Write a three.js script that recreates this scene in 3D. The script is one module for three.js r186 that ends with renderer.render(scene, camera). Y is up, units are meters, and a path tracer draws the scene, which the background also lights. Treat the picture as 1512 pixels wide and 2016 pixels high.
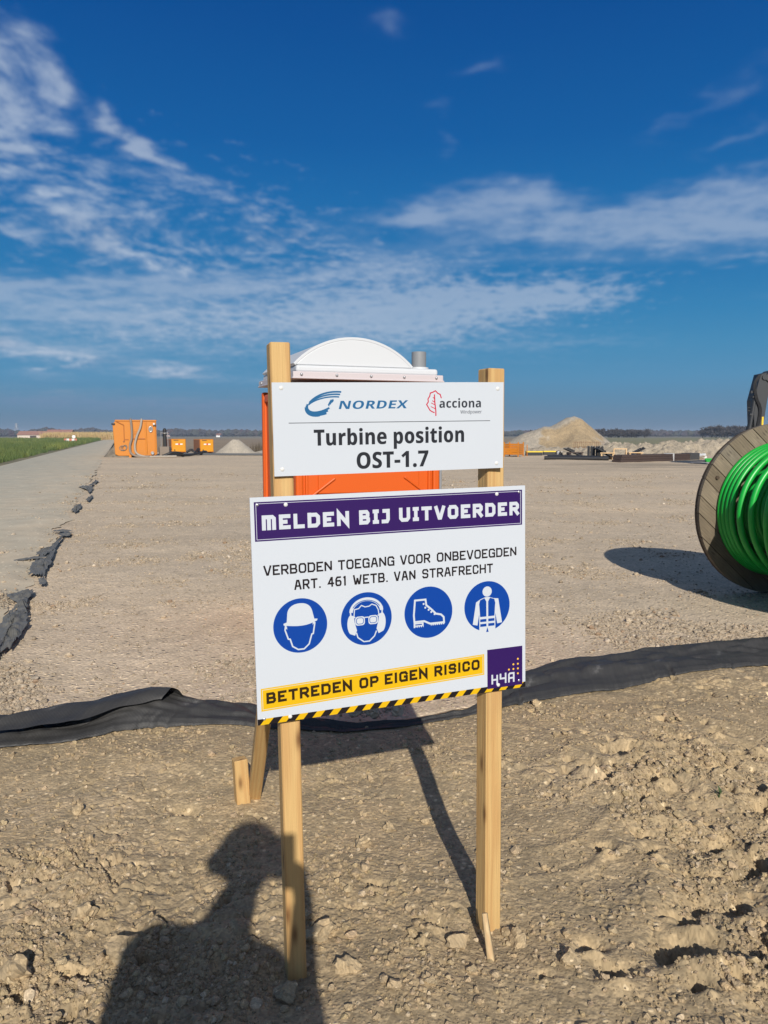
import * as THREE from 'three';
import { mergeGeometries, mergeVertices, toCreasedNormals } from 'three/addons/utils/BufferGeometryUtils.js';
import { RoundedBoxGeometry } from 'three/addons/geometries/RoundedBoxGeometry.js';
import { MarchingCubes } from 'three/addons/objects/MarchingCubes.js';

// ---------------------------------------------------------------- camera, sun, exposure
const scene = new THREE.Scene();
const camera = new THREE.PerspectiveCamera(67.3, 0.75, 0.05, 9000);
camera.position.set(0, 1.5, 0);
camera.rotation.x = -0.10007;
const EXPOSURE = 1.25, SUN_POWER = 4.0;
const renderer = new THREE.WebGLRenderer({ antialias: true });
renderer.toneMapping = THREE.LinearToneMapping;
renderer.toneMappingExposure = EXPOSURE;
renderer.shadowMap.enabled = true;
const D2R = Math.PI / 180;
const SUN = new THREE.Vector3(Math.cos(28.5 * D2R) * Math.sin(7.5 * D2R), Math.sin(28.5 * D2R), Math.cos(28.5 * D2R) * Math.cos(7.5 * D2R));
const sun = new THREE.DirectionalLight(new THREE.Color().setRGB(1, 0.945, 0.86), SUN_POWER);
sun.position.copy(SUN).multiplyScalar(80);
sun.castShadow = true;
sun.shadow.radius = 1;
sun.shadow.mapSize.set(4096, 4096);
Object.assign(sun.shadow.camera, { left: -70, right: 70, top: 70, bottom: -70, near: 1, far: 260 });
scene.add(sun, sun.target);
scene.fog = new THREE.FogExp2(new THREE.Color().setRGB(.62, .75, .95), .00036);

// ---------------------------------------------------------------- noise
function rng(seed) { let s = seed >>> 0; return () => { s = (s + 0x6D2B79F5) >>> 0; let t = Math.imul(s ^ (s >>> 15), 1 | s); t = (t + Math.imul(t ^ (t >>> 7), 61 | t)) ^ t; return ((t ^ (t >>> 14)) >>> 0) / 4294967296; }; }
function hsh(x, y, s) { let h = Math.imul(x, 374761393) ^ Math.imul(y, 668265263) ^ Math.imul(s, 974711); h = Math.imul(h ^ (h >>> 13), 1274126177); return (h ^ (h >>> 16)) >>> 0; }
const h01 = (x, y, s) => hsh(x, y, s) / 4294967296;
const GX = [], GY = []; for (let i = 0; i < 16; i++) { GX.push(Math.cos(i * Math.PI / 8 + .2)); GY.push(Math.sin(i * Math.PI / 8 + .2)); }
const wrap = (i, p) => p ? ((i % p) + p) % p : i;
const GA = new Float32Array(GX), GB = new Float32Array(GY);
function pn(x, y, s = 0, p = 0) {           // gradient noise, about -1..1; p: period
  let ix = Math.floor(x), iy = Math.floor(y); const fx = x - ix, fy = y - iy;
  const u = fx * fx * fx * (fx * (fx * 6 - 15) + 10), v = fy * fy * fy * (fy * (fy * 6 - 15) + 10);
  let jx = ix + 1, jy = iy + 1; if (p) { ix = ((ix % p) + p) % p; iy = ((iy % p) + p) % p; jx = (ix + 1) % p; jy = (iy + 1) % p; }
  const X0 = Math.imul(ix, 374761393), X1 = Math.imul(jx, 374761393), Y0 = Math.imul(iy, 668265263), Y1 = Math.imul(jy, 668265263), Z = Math.imul(s, 974711);
  let h = X0 ^ Y0 ^ Z; h = Math.imul(h ^ (h >>> 13), 1274126177); h = (h ^ (h >>> 16)) & 15; const a = GA[h] * fx + GB[h] * fy;
  h = X1 ^ Y0 ^ Z; h = Math.imul(h ^ (h >>> 13), 1274126177); h = (h ^ (h >>> 16)) & 15; const b = GA[h] * (fx - 1) + GB[h] * fy;
  h = X0 ^ Y1 ^ Z; h = Math.imul(h ^ (h >>> 13), 1274126177); h = (h ^ (h >>> 16)) & 15; const c = GA[h] * fx + GB[h] * (fy - 1);
  h = X1 ^ Y1 ^ Z; h = Math.imul(h ^ (h >>> 13), 1274126177); h = (h ^ (h >>> 16)) & 15; const d = GA[h] * (fx - 1) + GB[h] * (fy - 1);
  return 1.45 * (a + (b - a) * u + (c - a) * v + (a - b - c + d) * u * v);
}
function fbm(x, y, o, s = 0, p = 0, gain = .5) { let a = 0, k = 1, n = 0, f = 1; for (let i = 0; i < o; i++) { a += k * pn(x * f, y * f, s + i * 17, p * f); n += k; k *= gain; f *= 2; } return a / n; }
const W = [0, 0, 0, 0, 0];
function worley(x, y, s = 0, p = 0) {       // W = F1, F2, random of nearest cell, offset to its point
  const ix = Math.floor(x), iy = Math.floor(y), Z = Math.imul(s, 974711); let a = 9, b = 9, id = 0, ox = 0, oy = 0;
  for (let j = -1; j <= 1; j++) { const cy = p ? (((iy + j) % p) + p) % p : iy + j, Y = Math.imul(cy, 668265263) ^ Z; for (let i = -1; i <= 1; i++) {
    const cx = p ? (((ix + i) % p) + p) % p : ix + i; let k = Math.imul(cx, 374761393) ^ Y; k = Math.imul(k ^ (k >>> 13), 1274126177); k = k ^ (k >>> 16);
    const dx = ix + i + (k & 1023) / 1023 - x, dy = iy + j + ((k >>> 10) & 1023) / 1023 - y, d = dx * dx + dy * dy;
    if (d < a) { b = a; a = d; id = (k >>> 20) / 4095; ox = dx; oy = dy; } else if (d < b) b = d;
  } }
  W[0] = Math.sqrt(a); W[1] = Math.sqrt(b); W[2] = id; W[3] = ox; W[4] = oy; return W;
}
const clamp = (x, a = 0, b = 1) => x < a ? a : x > b ? b : x;
const sst = (a, b, x) => { const t = clamp((x - a) / (b - a)); return t * t * (3 - 2 * t); };
const mix = (a, b, t) => a + (b - a) * t;
const gau = (dx, dy, rx, ry = rx) => Math.exp(-(dx * dx / (rx * rx) + dy * dy / (ry * ry)));
const s2l = (c) => c <= .04045 ? c / 12.92 : ((c + .055) / 1.055) ** 2.4;
const S = (r, g, b) => [s2l(r / 255), s2l(g / 255), s2l(b / 255)];
function line(pts, x) { if (x <= pts[0][0]) return pts[0][1] + (x - pts[0][0]) * (pts[1][1] - pts[0][1]) / (pts[1][0] - pts[0][0]); for (let i = 1; i < pts.length; i++) if (x <= pts[i][0] || i === pts.length - 1) { const [a, b] = pts[i - 1], [c, d] = pts[i]; return b + (d - b) * (x - a) / (c - a); } }

// ---------------------------------------------------------------- sky: air and clouds
{
  const w = 3072, h = 1536, data = new Float32Array(w * h * 4);
  const grad = [[0, S(102, 127, 150)], [1, S(99, 130, 157)], [2.2, S(94, 137, 169)], [4, S(85, 143, 182)], [6.2, S(70, 139, 183)], [8.6, S(54, 130, 181)], [10.7, S(44, 121, 177)], [16.5, S(29, 106, 170)], [20, S(20, 94, 162)], [27, S(12, 79, 149)], [40, S(11, 63, 119)], [60, S(11, 52, 96)], [90, S(11, 46, 84)]];
  const air = (el) => { let i = 1; while (i < grad.length - 1 && el > grad[i][0]) i++; const [a, c] = grad[i - 1], [b, d] = grad[i], t = clamp((el - a) / (b - a)); return [mix(c[0], d[0], t), mix(c[1], d[1], t), mix(c[2], d[2], t)]; };
  // clouds: azimuth, elevation, half sizes and tilt in degrees, amount
  const puffs = [[-25, 5.7, 3, .5, -3, 1.15], [-21.8, 5.0, 1.8, .4, -6, 1.0], [-15.5, 4.5, 2.8, .45, -2, .9], [-24, 4.4, .6, .3, 0, .8], [-9, 13.0, .9, .45, 0, .7], [-6.2, 13.9, .8, .4, 0, .6], [-24, 22.4, 2.6, 2.6, 0, 1.3], [-22.2, 21.6, 1.4, 1.2, 0, .6], [-25, 19.2, 2.0, 1.6, 0, .6], [-21, 19.3, 1.2, .9, 30, .55], [-23.8, 17.8, 2.6, .7, 0, .5], [-18.8, 20.7, 1.0, .8, -30, .7], [-17, 19.2, 1.9, 1.2, -35, .8], [-14.6, 17.9, 2.4, 1.1, -32, .6], [-11.2, 16.2, 3, 1.2, -28, .45], [-8.8, 14.9, 2.4, 1.0, -28, .35], [-19.5, 17.3, 1.3, .6, 15, .7], [-16.2, 16.1, 2, .9, -20, .6], [-25.1, 16.3, .9, .5, 0, .6], [-22.2, 13.4, 2.0, .9, 0, 1.05], [-19, 12.5, 2.0, .8, -10, .95], [-16.3, 11.6, 1.8, .55, -12, .95], [-13.6, 11.2, 1.0, .4, 0, .7], [-20, 16.0, .9, .5, 10, .6], [-23.4, 15.4, 1.0, .5, 0, .6], [-17.6, 14.4, 1.4, .6, 0, .5], [-14.6, 13.5, 1.2, .6, 0, .45], [-5.5, 12.0, 1.0, .4, 0, .45], [-25, 12.7, 1.2, .5, 0, .6], [-20.5, 14.8, 3.4, .9, 0, .42], [-9, 12.6, 1.1, .5, 0, .6], [-7.6, 13.6, 1.2, .5, 0, .35], [-24, 15, 2, .8, 0, .4], [-31, 20, 5, 4, 0, .9], [-33, 12, 6, 2, 0, .7]];
  const bands = [[-2, 13.4, 4, 1.4, -25, .4], [2, 12.4, 5, .9, 0, .4], [-20, 2.2, 16, .9, 0, .75], [-6, 1.6, 14, .6, 0, .5], [20, 1.2, 14, .5, 0, .35], [-12, 8.6, 20, 2.6, 1, .32], [-4, 6.0, 22, 1.6, 0, .25], [-26, 9.3, 9, 1.2, 2, .95], [-14, 10.3, 8, .95, 3, .9], [-17, 8.0, 10, .9, 0, .55], [-3, 11.3, 6, .6, 3, .7], [2, 15.2, 2.4, .6, 2, .7], [6, 16.0, 5, .8, 2, .6], [10.4, 16.6, 3.4, .9, -3, .7], [10, 14.6, 8, 1.0, -3, .5], [16, 14.2, 8, 1.4, 0, .75], [24, 14.2, 7, 1.6, 3, .95], [8, 13.4, 7, .9, 4, .3], [18, 12.6, 6, .8, 0, .35], [24, 15.7, 6, .8, 8, .4], [33, 14.6, 8, 1.8, 4, .9], [27, 11.7, 5, .35, 2, .75], [-14, 6.2, 14, .8, 1, .3], [4, 8.2, 10, 1.5, 0, .36], [-24, 5.6, 4, .6, -4, 1.0], [-15.3, 4.4, 4, .6, -4, .7], [-24, 4.0, 3, .4, 0, .5], [-7, 4.0, 7, .5, -2, .35], [14, 6.4, 6, .4, 0, .35], [.5, 26.9, 1.4, .6, -10, .55], [6.6, 23.8, 2.0, .5, 8, .5], [3.9, 19.7, .6, 1.2, 25, .5], [3, 22, 1.2, .5, 0, .3], [22, 20.6, 3, .9, 18, .5], [23.5, 18.4, 2.5, .6, 10, .5], [18.5, 20.2, 1.2, .8, 30, .35], [25, 27, 3, 1, 15, .2], [-34, 7, 9, 1.0, 0, .6], [36, 9, 8, .6, 0, .5]];
  const ripple = [[-12, 8.2, 9, 1.6, 0, .5], [-2, 9.3, 8, 2.2, 0, .75], [7, 9.6, 6.5, 1.8, 3, .9], [14, 9.9, 5, 1.2, 4, .8], [-8, 15.5, 5, 2.5, -25, .35], [-25, 18, 6, 3, 0, .4], [-19, 7.2, 8, 1.3, 0, .4], [1, 7.4, 9, 1.4, 0, .5], [-21, 14.4, 8, 3.0, 0, .55], [-12, 12.2, 7, 1.6, 0, .4], [3, 12.3, 5, .8, 4, .35], [-3, 13.6, 4, 1.6, -20, .25]];
  const blob = (list, a, e) => { let m = 0; for (const [ca, ce, ra, re, rot, k] of list) { const dx = a - ca, dy = e - ce; if (Math.abs(dx) > 3 * ra + 3 || Math.abs(dy) > 3 * (re + ra * .6)) continue; const c = Math.cos(rot * D2R), s = Math.sin(rot * D2R); m += k * gau(dx * c + dy * s, -dx * s + dy * c, ra, re); } return m; };
  const haze = S(112, 132, 157), white = S(160, 180, 206), grey = S(104, 126, 162), bright = S(206, 214, 226);
  let below = [0, 0, 0];
  for (let j = 0; j < h; j++) {
    const el = ((j + .5) / h - .5) * 180, base = air(Math.max(0, el)), ye = Math.sin(Math.max(el, 0) * D2R), ce = Math.cos(el * D2R);
    for (let i = 0; i < w; i++) {
      const k = (j * w + i) * 4;
      if (el <= 0) { data[k] = .30; data[k + 1] = .26; data[k + 2] = .21; data[k + 3] = 1; continue; }
      const th = ((i + .5) / w - .5) * 2 * Math.PI, dx = Math.cos(th) * ce, dz = Math.sin(th) * ce;
      const az = Math.atan2(dx, -dz) / D2R;
      const inn = (1 - sst(28, 40, Math.abs(az))) * (1 - sst(29, 38, el)), sd = Math.max(0, dx * SUN.x + ye * SUN.y + dz * SUN.z);
      const u = dx / (ye + .10), v = dz / (ye + .10);
      const wx = fbm(u * 1.3, v * 1.3, 2, 3), wy = fbm(u * 1.3 + 9, v * 1.3 + 4, 2, 5);
      const w2 = fbm(u * 7, v * 7, 3, 7), w3 = fbm(u * 7 + 3, v * 7 + 8, 3, 9), aw = az + wx * 1.2 + .5 * wy + w2 * 1.2, ew = el + wy * (.4 + el * .03) + w3 * (.25 + el * .04);
      let mp = inn > 0 ? blob(puffs, aw, ew) * inn : 0, mb = inn > 0 ? blob(bands, aw, ew) * inn : 0, mr = inn > 0 ? blob(ripple, aw, ew) * inn : 0;
      if (inn < 1) { const g = fbm(u * .5 + 11, v * .5 + 5, 3, 41), g2 = fbm(u * .3 + 3, v * .8 + 1, 3, 57), o = (1 - inn) * sst(1, 6, el); mp += o * sst(-.18, .40, g); mb += o * sst(.0, .5, g2) * .6; mr += o * sst(-.1, .5, -g) * .4; }
      let c = 0, thick = 0, dk = 0;
      if (mp > .02) { const n = fbm(u * 8 + wx * 2, v * 8 + wy * 2, 6, 71, 0, .62), q = sst(.22, 1.25, Math.min(mp, .95) * (1 + n * .9) + n * .35); c = Math.max(c, q * .68); thick = Math.max(thick, q); dk = sst(.1, -.6, fbm(u * 2 + 5, v * 2, 3, 97)) * .5; }
      if (mb > .02) { const n = fbm(u * 1.6, v * 5, 5, 83, 0, .55), n2 = fbm(u * 11, v * 11, 4, 87, 0, .62), q = sst(.05, 1.3, Math.min(mb, 1) * (1 + .5 * n + .35 * n2) + n * .2 + n2 * .16); c = 1 - (1 - c) * (1 - q * .58); thick = Math.max(thick, q * .7); }
      if (mr > .02) { const n = fbm(u * 12 + wx * 2, v * 12 + wy * 2, 4, 91, 0, .62), q = sst(.15, 1.0, mr * .85 + n * .8); c = 1 - (1 - c) * (1 - q * .6); thick = Math.max(thick, q * .8); }
      const gr = clamp(dk * (1 - .4 * thick)), s = thick * thick;
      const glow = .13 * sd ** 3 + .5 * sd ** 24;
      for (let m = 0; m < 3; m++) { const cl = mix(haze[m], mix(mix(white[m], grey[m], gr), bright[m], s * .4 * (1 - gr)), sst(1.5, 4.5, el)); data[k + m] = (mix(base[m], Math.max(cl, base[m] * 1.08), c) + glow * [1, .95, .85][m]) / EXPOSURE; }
      data[k + 3] = 1;
    }
  }
  const sky = new THREE.DataTexture(data, w, h, THREE.RGBAFormat, THREE.FloatType);
  sky.mapping = THREE.EquirectangularReflectionMapping; sky.magFilter = sky.minFilter = THREE.LinearFilter; sky.colorSpace = THREE.LinearSRGBColorSpace; sky.needsUpdate = true;
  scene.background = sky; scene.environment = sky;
}

// ---------------------------------------------------------------- builders
const taken = {};
const numbered = (n) => { const k = taken[n] = (taken[n] ?? -1) + 1; return k ? n + '_' + String(k).padStart(3, '0') : n; };
function finish(o) { o.castShadow = o.receiveShadow = true; return o; }
function thing(name, label, category, pos = [0, 0, 0], turn = 0, group) { const o = new THREE.Group(); o.name = numbered(name); o.position.set(...pos); o.rotation.y = turn; o.userData = { label, category }; if (group) o.userData.group = group; scene.add(o); return o; }
function part(parent, name, geo, mat, pos, rot) { const o = finish(new THREE.Mesh(geo, mat)); o.name = name; if (pos) o.position.set(...pos); if (rot) o.rotation.set(...rot); parent.add(o); return o; }
function single(name, label, category, geo, mat, pos = [0, 0, 0], group) { const o = finish(new THREE.Mesh(geo, mat)); o.name = numbered(name); o.position.set(...pos); o.userData = { label, category }; if (group) o.userData.group = group; scene.add(o); return o; }
function struct(name, geo, mat) { const o = finish(new THREE.Mesh(geo, mat)); o.name = name; o.userData = { kind: 'structure', label: name.replace(/_/g, ' ') }; scene.add(o); return o; }
function stuff(name, label, category, geo, mat, list, tint) {     // list of Matrix4
  const o = finish(new THREE.InstancedMesh(geo, mat, list.length)); list.forEach((m, i) => o.setMatrixAt(i, m));
  if (tint) list.forEach((m, i) => o.setColorAt(i, tint(i)));
  o.name = numbered(name); o.userData = { label, category, kind: 'stuff' }; scene.add(o); return o;
}
const C = (a) => new THREE.Color().setRGB(...a);
const M = (col, rough = .7, o = {}) => new THREE.MeshStandardMaterial({ color: C(col), roughness: rough, ...o });
function tex(size, fn, srgb, sizeY = size) {                          // fn(u, v) -> grey or [r, g, b], 0..1 as stored
  const d = new Uint8Array(size * sizeY * 4);
  for (let j = 0; j < sizeY; j++) for (let i = 0; i < size; i++) { const c = fn((i + .5) / size, (j + .5) / sizeY), k = (j * size + i) * 4; for (let m = 0; m < 3; m++) d[k + m] = 255 * clamp(typeof c === 'number' ? c : c[m]); d[k + 3] = 255; }
  const t = new THREE.DataTexture(d, size, sizeY); t.wrapS = t.wrapT = THREE.RepeatWrapping; t.magFilter = THREE.LinearFilter; t.minFilter = THREE.LinearMipmapLinearFilter; t.generateMipmaps = true; if (srgb) t.colorSpace = THREE.SRGBColorSpace; t.needsUpdate = true; return t;
}
const box = (w, h, d, x = 0, y = 0, z = 0) => new THREE.BoxGeometry(w, h, d).translate(x, y, z);
const rbox = (w, h, d, r, x = 0, y = 0, z = 0) => new RoundedBoxGeometry(w, h, d, 2, r).translate(x, y, z);
const cyl = (r, h, n = 16, r2 = r) => new THREE.CylinderGeometry(r2, r, h, n);
const tube = (pts, r, n = 40, m = 8, closed = false) => new THREE.TubeGeometry(new THREE.CatmullRomCurve3(pts.map((p) => new THREE.Vector3(...p)), closed), n, r, m, closed);
function rod(a, b, r, n = 10, r2 = r) { const A = new THREE.Vector3(...a), B = new THREE.Vector3(...b), g = cyl(r, A.distanceTo(B), n, r2); g.applyQuaternion(new THREE.Quaternion().setFromUnitVectors(new THREE.Vector3(0, 1, 0), B.clone().sub(A).normalize())); const m = A.add(B).multiplyScalar(.5); return g.translate(m.x, m.y, m.z); }
const plain = (g) => { const o = g.index ? g.toNonIndexed() : g.clone(); for (const k of Object.keys(o.attributes)) if (!['position', 'normal', 'uv'].includes(k)) o.deleteAttribute(k); return o; };
const join = (...g) => mergeGeometries(g.flat().map(plain));
// a sheet over a grid of n x m cells; at(u, v) -> [x, y, z], colour(x, z) -> linear rgb multiplier, uv in metres / tile
function sheet(n, m, at, tile = 1, colour) {
  const P = new Float32Array((n + 1) * (m + 1) * 3), U = new Float32Array((n + 1) * (m + 1) * 2), K = colour && new Float32Array(P.length), I = [];
  for (let j = 0, q = 0; j <= m; j++) for (let i = 0; i <= n; i++, q++) { const p = at(i / n, j / m); P.set(p, q * 3); U[q * 2] = p[0] / tile; U[q * 2 + 1] = -p[2] / tile; if (colour) K.set(colour(p[0], p[2]), q * 3); }
  for (let j = 0; j < m; j++) for (let i = 0; i < n; i++) { const a = j * (n + 1) + i, b = a + 1, c = a + n + 1, d = c + 1; I.push(a, b, c, b, d, c); }
  const g = new THREE.BufferGeometry(); g.setAttribute('position', new THREE.BufferAttribute(P, 3)); g.setAttribute('uv', new THREE.BufferAttribute(U, 2)); if (colour) g.setAttribute('color', new THREE.BufferAttribute(K, 3)); g.setIndex(I); g.computeVertexNormals(); return g;
}

// ---------------------------------------------------------------- ground
// grain of the materials: tone (colour) and fine relief (bump)
const padTone = tex(1024, (u, v) => { worley(u * 90, v * 90, 5, 90); const a = W[2], f = W[0], e = W[1] - W[0]; worley(u * 34, v * 34, 8, 34); const st = W[0] < .30 && W[2] > .72 ? 1 : 0, sid = W[2]; const n = fbm(u * 8, v * 8, 5, 21, 8, .6); let t = .80 + .08 * n + .15 * (a - .5) * sst(.02, .12, e); if (st) t += (sid > .93 ? .10 : sid > .8 ? .03 : -.10); return [t * 1.0, t * .985, t * .965]; }, true);
const padBump = tex(1024, (u, v) => { worley(u * 90, v * 90, 5, 90); const a = (.55 - W[0]) * (.4 + .6 * W[2]); worley(u * 34, v * 34, 8, 34); const b = W[2] > .72 ? Math.max(0, .36 - W[0]) * 1.7 : 0; return .3 + .4 * a + b + .16 * fbm(u * 8, v * 8, 4, 21, 8); });
const soilTone = tex(1024, (u, v) => { const n = fbm(u * 6, v * 6, 6, 33, 6, .62), g = fbm(u * 120, v * 120, 2, 35, 120); worley(u * 60, v * 60, 15, 60); const a = W[2], f = W[0]; let t = .76 + .15 * n + .12 * g + .14 * (a - .5); if (a > .965 && f < .33) t += .25; return [t, t * (.985 - .02 * n), t * (.965 - .05 * n)]; }, true);
const soilBump = tex(1024, (u, v) => { worley(u * 60, v * 60, 15, 60); const a = Math.max(0, .6 - W[0]) * (.3 + .7 * W[2]); worley(u * 140, v * 140, 16, 140); return .25 + .5 * a + .25 * (.6 - W[0]) * W[2] + .2 * fbm(u * 10, v * 10, 5, 36, 10); });
const roadTone = tex(1024, (u, v) => { const n = fbm(u * 5, v * 5, 6, 43, 5, .6), g = pn(u * 240, v * 240, 45, 240); worley(u * 46, v * 46, 18, 46); let t = .76 + .09 * n + .05 * g; if (W[2] > .93 && W[0] < .3) t += .14; return t; }, true);
const roadBump = tex(512, (u, v) => .5 + .3 * fbm(u * 24, v * 24, 4, 46, 24, .7));
const padMat = new THREE.MeshStandardMaterial({ color: C([.90, .735, .53]), vertexColors: true, roughness: 1, map: padTone, bumpMap: padBump, bumpScale: .014 });
const soilMat = new THREE.MeshStandardMaterial({ color: C([.745, .578, .348]), vertexColors: true, roughness: 1, map: soilTone, bumpMap: soilBump, bumpScale: .011 });
const roadMat = new THREE.MeshStandardMaterial({ color: C([.82, .755, .575]), vertexColors: true, roughness: 1, map: roadTone, bumpMap: roadBump, bumpScale: .004 });

// the line where loose soil meets the gravel pad (distance ahead as a function of x)
const FRONT = [[-3.4, 3.3], [-1.86, 3.59], [-1.5, 3.62], [-1.33, 3.74], [-1.2, 3.8], [-.93, 3.81], [-.43, 3.76], [-.14, 3.72], [.11, 3.8], [.5, 3.98], [.68, 4.11], [1.01, 4.29], [1.33, 4.42], [1.69, 4.59], [2.07, 4.74], [2.52, 4.92], [4, 5.5]];
const seam = (x) => line(FRONT, x) + .16;
const ROAD_R = (f) => -2.75 - .343 * (f - 5.13), ROAD_L = (f) => -18.4 - .336 * (f - 36.85);

const pits = [[1.11, 3.41, .07, .05], [1.46, 3.25, .06, .05], [1.23, 2.63, .05, .055], [.86, 2.07, .07, .06], [.96, 3.06, .05, .04], [1.31, 2.5, .07, .05], [.60, 2.1, .04, .03], [.64, 2.0, .05, .03], [-.8, 2.95, .05, .02], [1.5, 2.9, .08, .045], [1.0, 2.3, .05, .03], [1.14, 2.28, .06, .045], [1.75, 3.6, .09, .04], [-.03, 2.43, .02, .03], [.16, 2.22, .03, .035], [1.42, 2.2, .06, .05]];
{ const r = rng(314); for (let i = 0; i < 46; i++) { const right = i < 34, x = right ? .75 + 1.05 * r() : -1.5 + 2.1 * r(), f = right ? 1.9 + 1.9 * r() : 1.9 + 1.5 * r(), s = (right ? .022 : .014) + .030 * r() * r() * (right ? 1 : .5); pits.push([x, f, s, s * (.9 + .5 * r())]); } }
const loose = (x, f) => clamp(.20 + .75 * fbm(x * 1.7 + 4, f * 1.7, 3, 61) + .55 * gau(x + .95, f - 2.1, .75, .6) + .6 * gau(x - 1.35, f - 2.5, .5, 1.0) + .35 * gau(x - .1, f - 2.1, .35, .2) - .35 * gau(x - .62, f - 2.6, .30, .5) - .3 * gau(x + .1, f - 3.0, .4, .35) - .45 * gau(x + 1.45, f - 2.95, .4, .25) + .2 * gau(x - 1.1, f - 3.2, .5, .5));
function soilH(x, f) {
  const m = loose(x, f), e = f - seam(x);
  let h = .030 * pn(x * .8 + 3, f * .8, 1) + .017 * pn(x * 2.1, f * 2.1 + 7, 2) + .008 * fbm(x * 5, f * 5, 3, 3);
  h += .035 * gau(x - 1.2, f - 3.1, .7, .5) + .03 * gau(x + .5, f - 3.4, .9, .35) - .02 * gau(x + 1.3, f - 2.9, .5, .3);
  h += .05 * sst(.6, 1.2, x) * (1 - Math.abs(pn(x * 2.3 + 5, f * 2.3, 31))) ** 3 * sst(4.4, 3.4, f);
  const qx = x + .03 * pn(x * 9, f * 9, 4), qf = f + .03 * pn(x * 9 + 5, f * 9, 5);
  worley(qx * 5.2, qf * 5.2, 6); let t = Math.max(0, 1 - 2.1 * W[0] * W[0]) * sst(.03, .16, W[1] - W[0]); h += .034 * t * W[2] * W[2] * sst(.3, .8, m);
  worley(qx * 12, qf * 12, 7); t = Math.max(0, 1 - 2.3 * W[0] * W[0]) * sst(.02, .18, W[1] - W[0]); h += .019 * t * W[2] * sst(.2, .75, m);
  worley(qx * 27, qf * 27, 8); t = Math.max(0, 1 - 2.3 * W[0] * W[0]); h += .014 * t * W[2] * (.08 + .92 * m * m);
  worley(qx * 62, qf * 62, 9); h += .0048 * Math.max(0, 1 - 2.2 * W[0] * W[0]) * W[2] * (.2 + .8 * m);
  // drying cracks in the smoother crust
  worley(x * 6.5 + .25 * pn(x * 11, f * 11, 11), f * 6.5 + .25 * pn(x * 11, f * 11, 12), 10); h -= .012 * (1 - sst(.0, .05, W[1] - W[0])) * sst(.45, .75, fbm(x * 1.4 + 9, f * 1.4, 2, 13) + .5) * (1 - .5 * m);
  // low ridges left by a boot or a shovel, on the right
  for (let k = 0; k < 2; k++) { const r = Math.hypot(x - .35, (f - 3.15) * 1.15) - (.62 + .17 * k) + .03 * pn(x * 4, f * 4, 14 + k); h += .007 * Math.exp(-(((r - .012) / .02) ** 2)) * sst(.1, .5, x - .3 + .2 * k) * sst(.2, 0, x - 1.0); }
  for (const [px, pf, r, d] of pits) { const dx = x - px + .02 * pn(x * 14, f * 14, 18), df = f - pf + .02 * pn(x * 14, f * 14 + 3, 19); if (Math.abs(dx) < .3 && Math.abs(df) < .3) { const g = gau(dx, df, r, r * .8); h += -d * g * 1.6 + d * .8 * gau(dx, df + r * 1.3, r * 1.1, r * .6); } }
  worley(qx * 7.5 + 3, qf * 7.5, 20); if (W[2] > .62) h -= .030 * sst(.26, .10, W[0] + .08 * pn(x * 40, f * 40, 21)) * sst(.35, .7, m + .35 * sst(.5, 1.1, x));
  worley(qx * 19 + 3, qf * 19, 23); if (W[2] > .7) h -= .012 * sst(.3, .12, W[0]) * sst(.2, .6, m);
  h = mix(h, -.012, .75 * gau(x - .32, f - 2.16, .16, .14)); h = mix(h, -.012, .75 * gau(x + .25, f - 1.98, .14, .12));
  if (e > -.1) h = mix(h, -.05, sst(-.06, .12, e));
  return h;
}
const soilTint = (x, z) => { const f = -z, n = fbm(x * 1.5 + 8, f * 1.5, 4, 22, 0, .6), q = fbm(x * 5 + 2, f * 5, 3, 24); const pale = clamp(sst(.1, .5, n) * .5 + .9 * gau(x + 1.42, f - 2.95, .45, .3) * sst(-.5, .4, q) + .5 * gau(x - .95, f - 3.3, .5, .35) * sst(-.3, .4, q) + .35 * gau(x + .0, f - 2.95, .4, .25) * sst(-.2, .4, q)); const damp = clamp(sst(.15, .6, -n) * .6 * sst(-.5, .3, q) + .25 * gau(x - .8, f - 2.3, .5, .5) * sst(-.2, .4, q)); const t = 1 + .17 * pale - .17 * damp; return [t * .90, t * (.9 + .012 * pale), t * (.9 + .07 * pale - .035 * damp)]; };
struct('soil', sheet(760, 520, (u, v) => { const x = -2.6 + u * 5.5, f = 1.35 + v * 3.9; return [x, soilH(x, f), -f]; }, 1.3, soilTint), soilMat);
// soil goes on round the photographer's feet, outside the frame
struct('soil_apron', sheet(120, 90, (u, v) => { const x = -7 + u * 14, f = -6 + v * 7.355; return [x, .03 * pn(x * .8 + 3, f * .8, 1) + .017 * pn(x * 2.1, f * 2.1 + 7, 2) - .004, -f]; }, 1.3, soilTint), soilMat);

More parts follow.
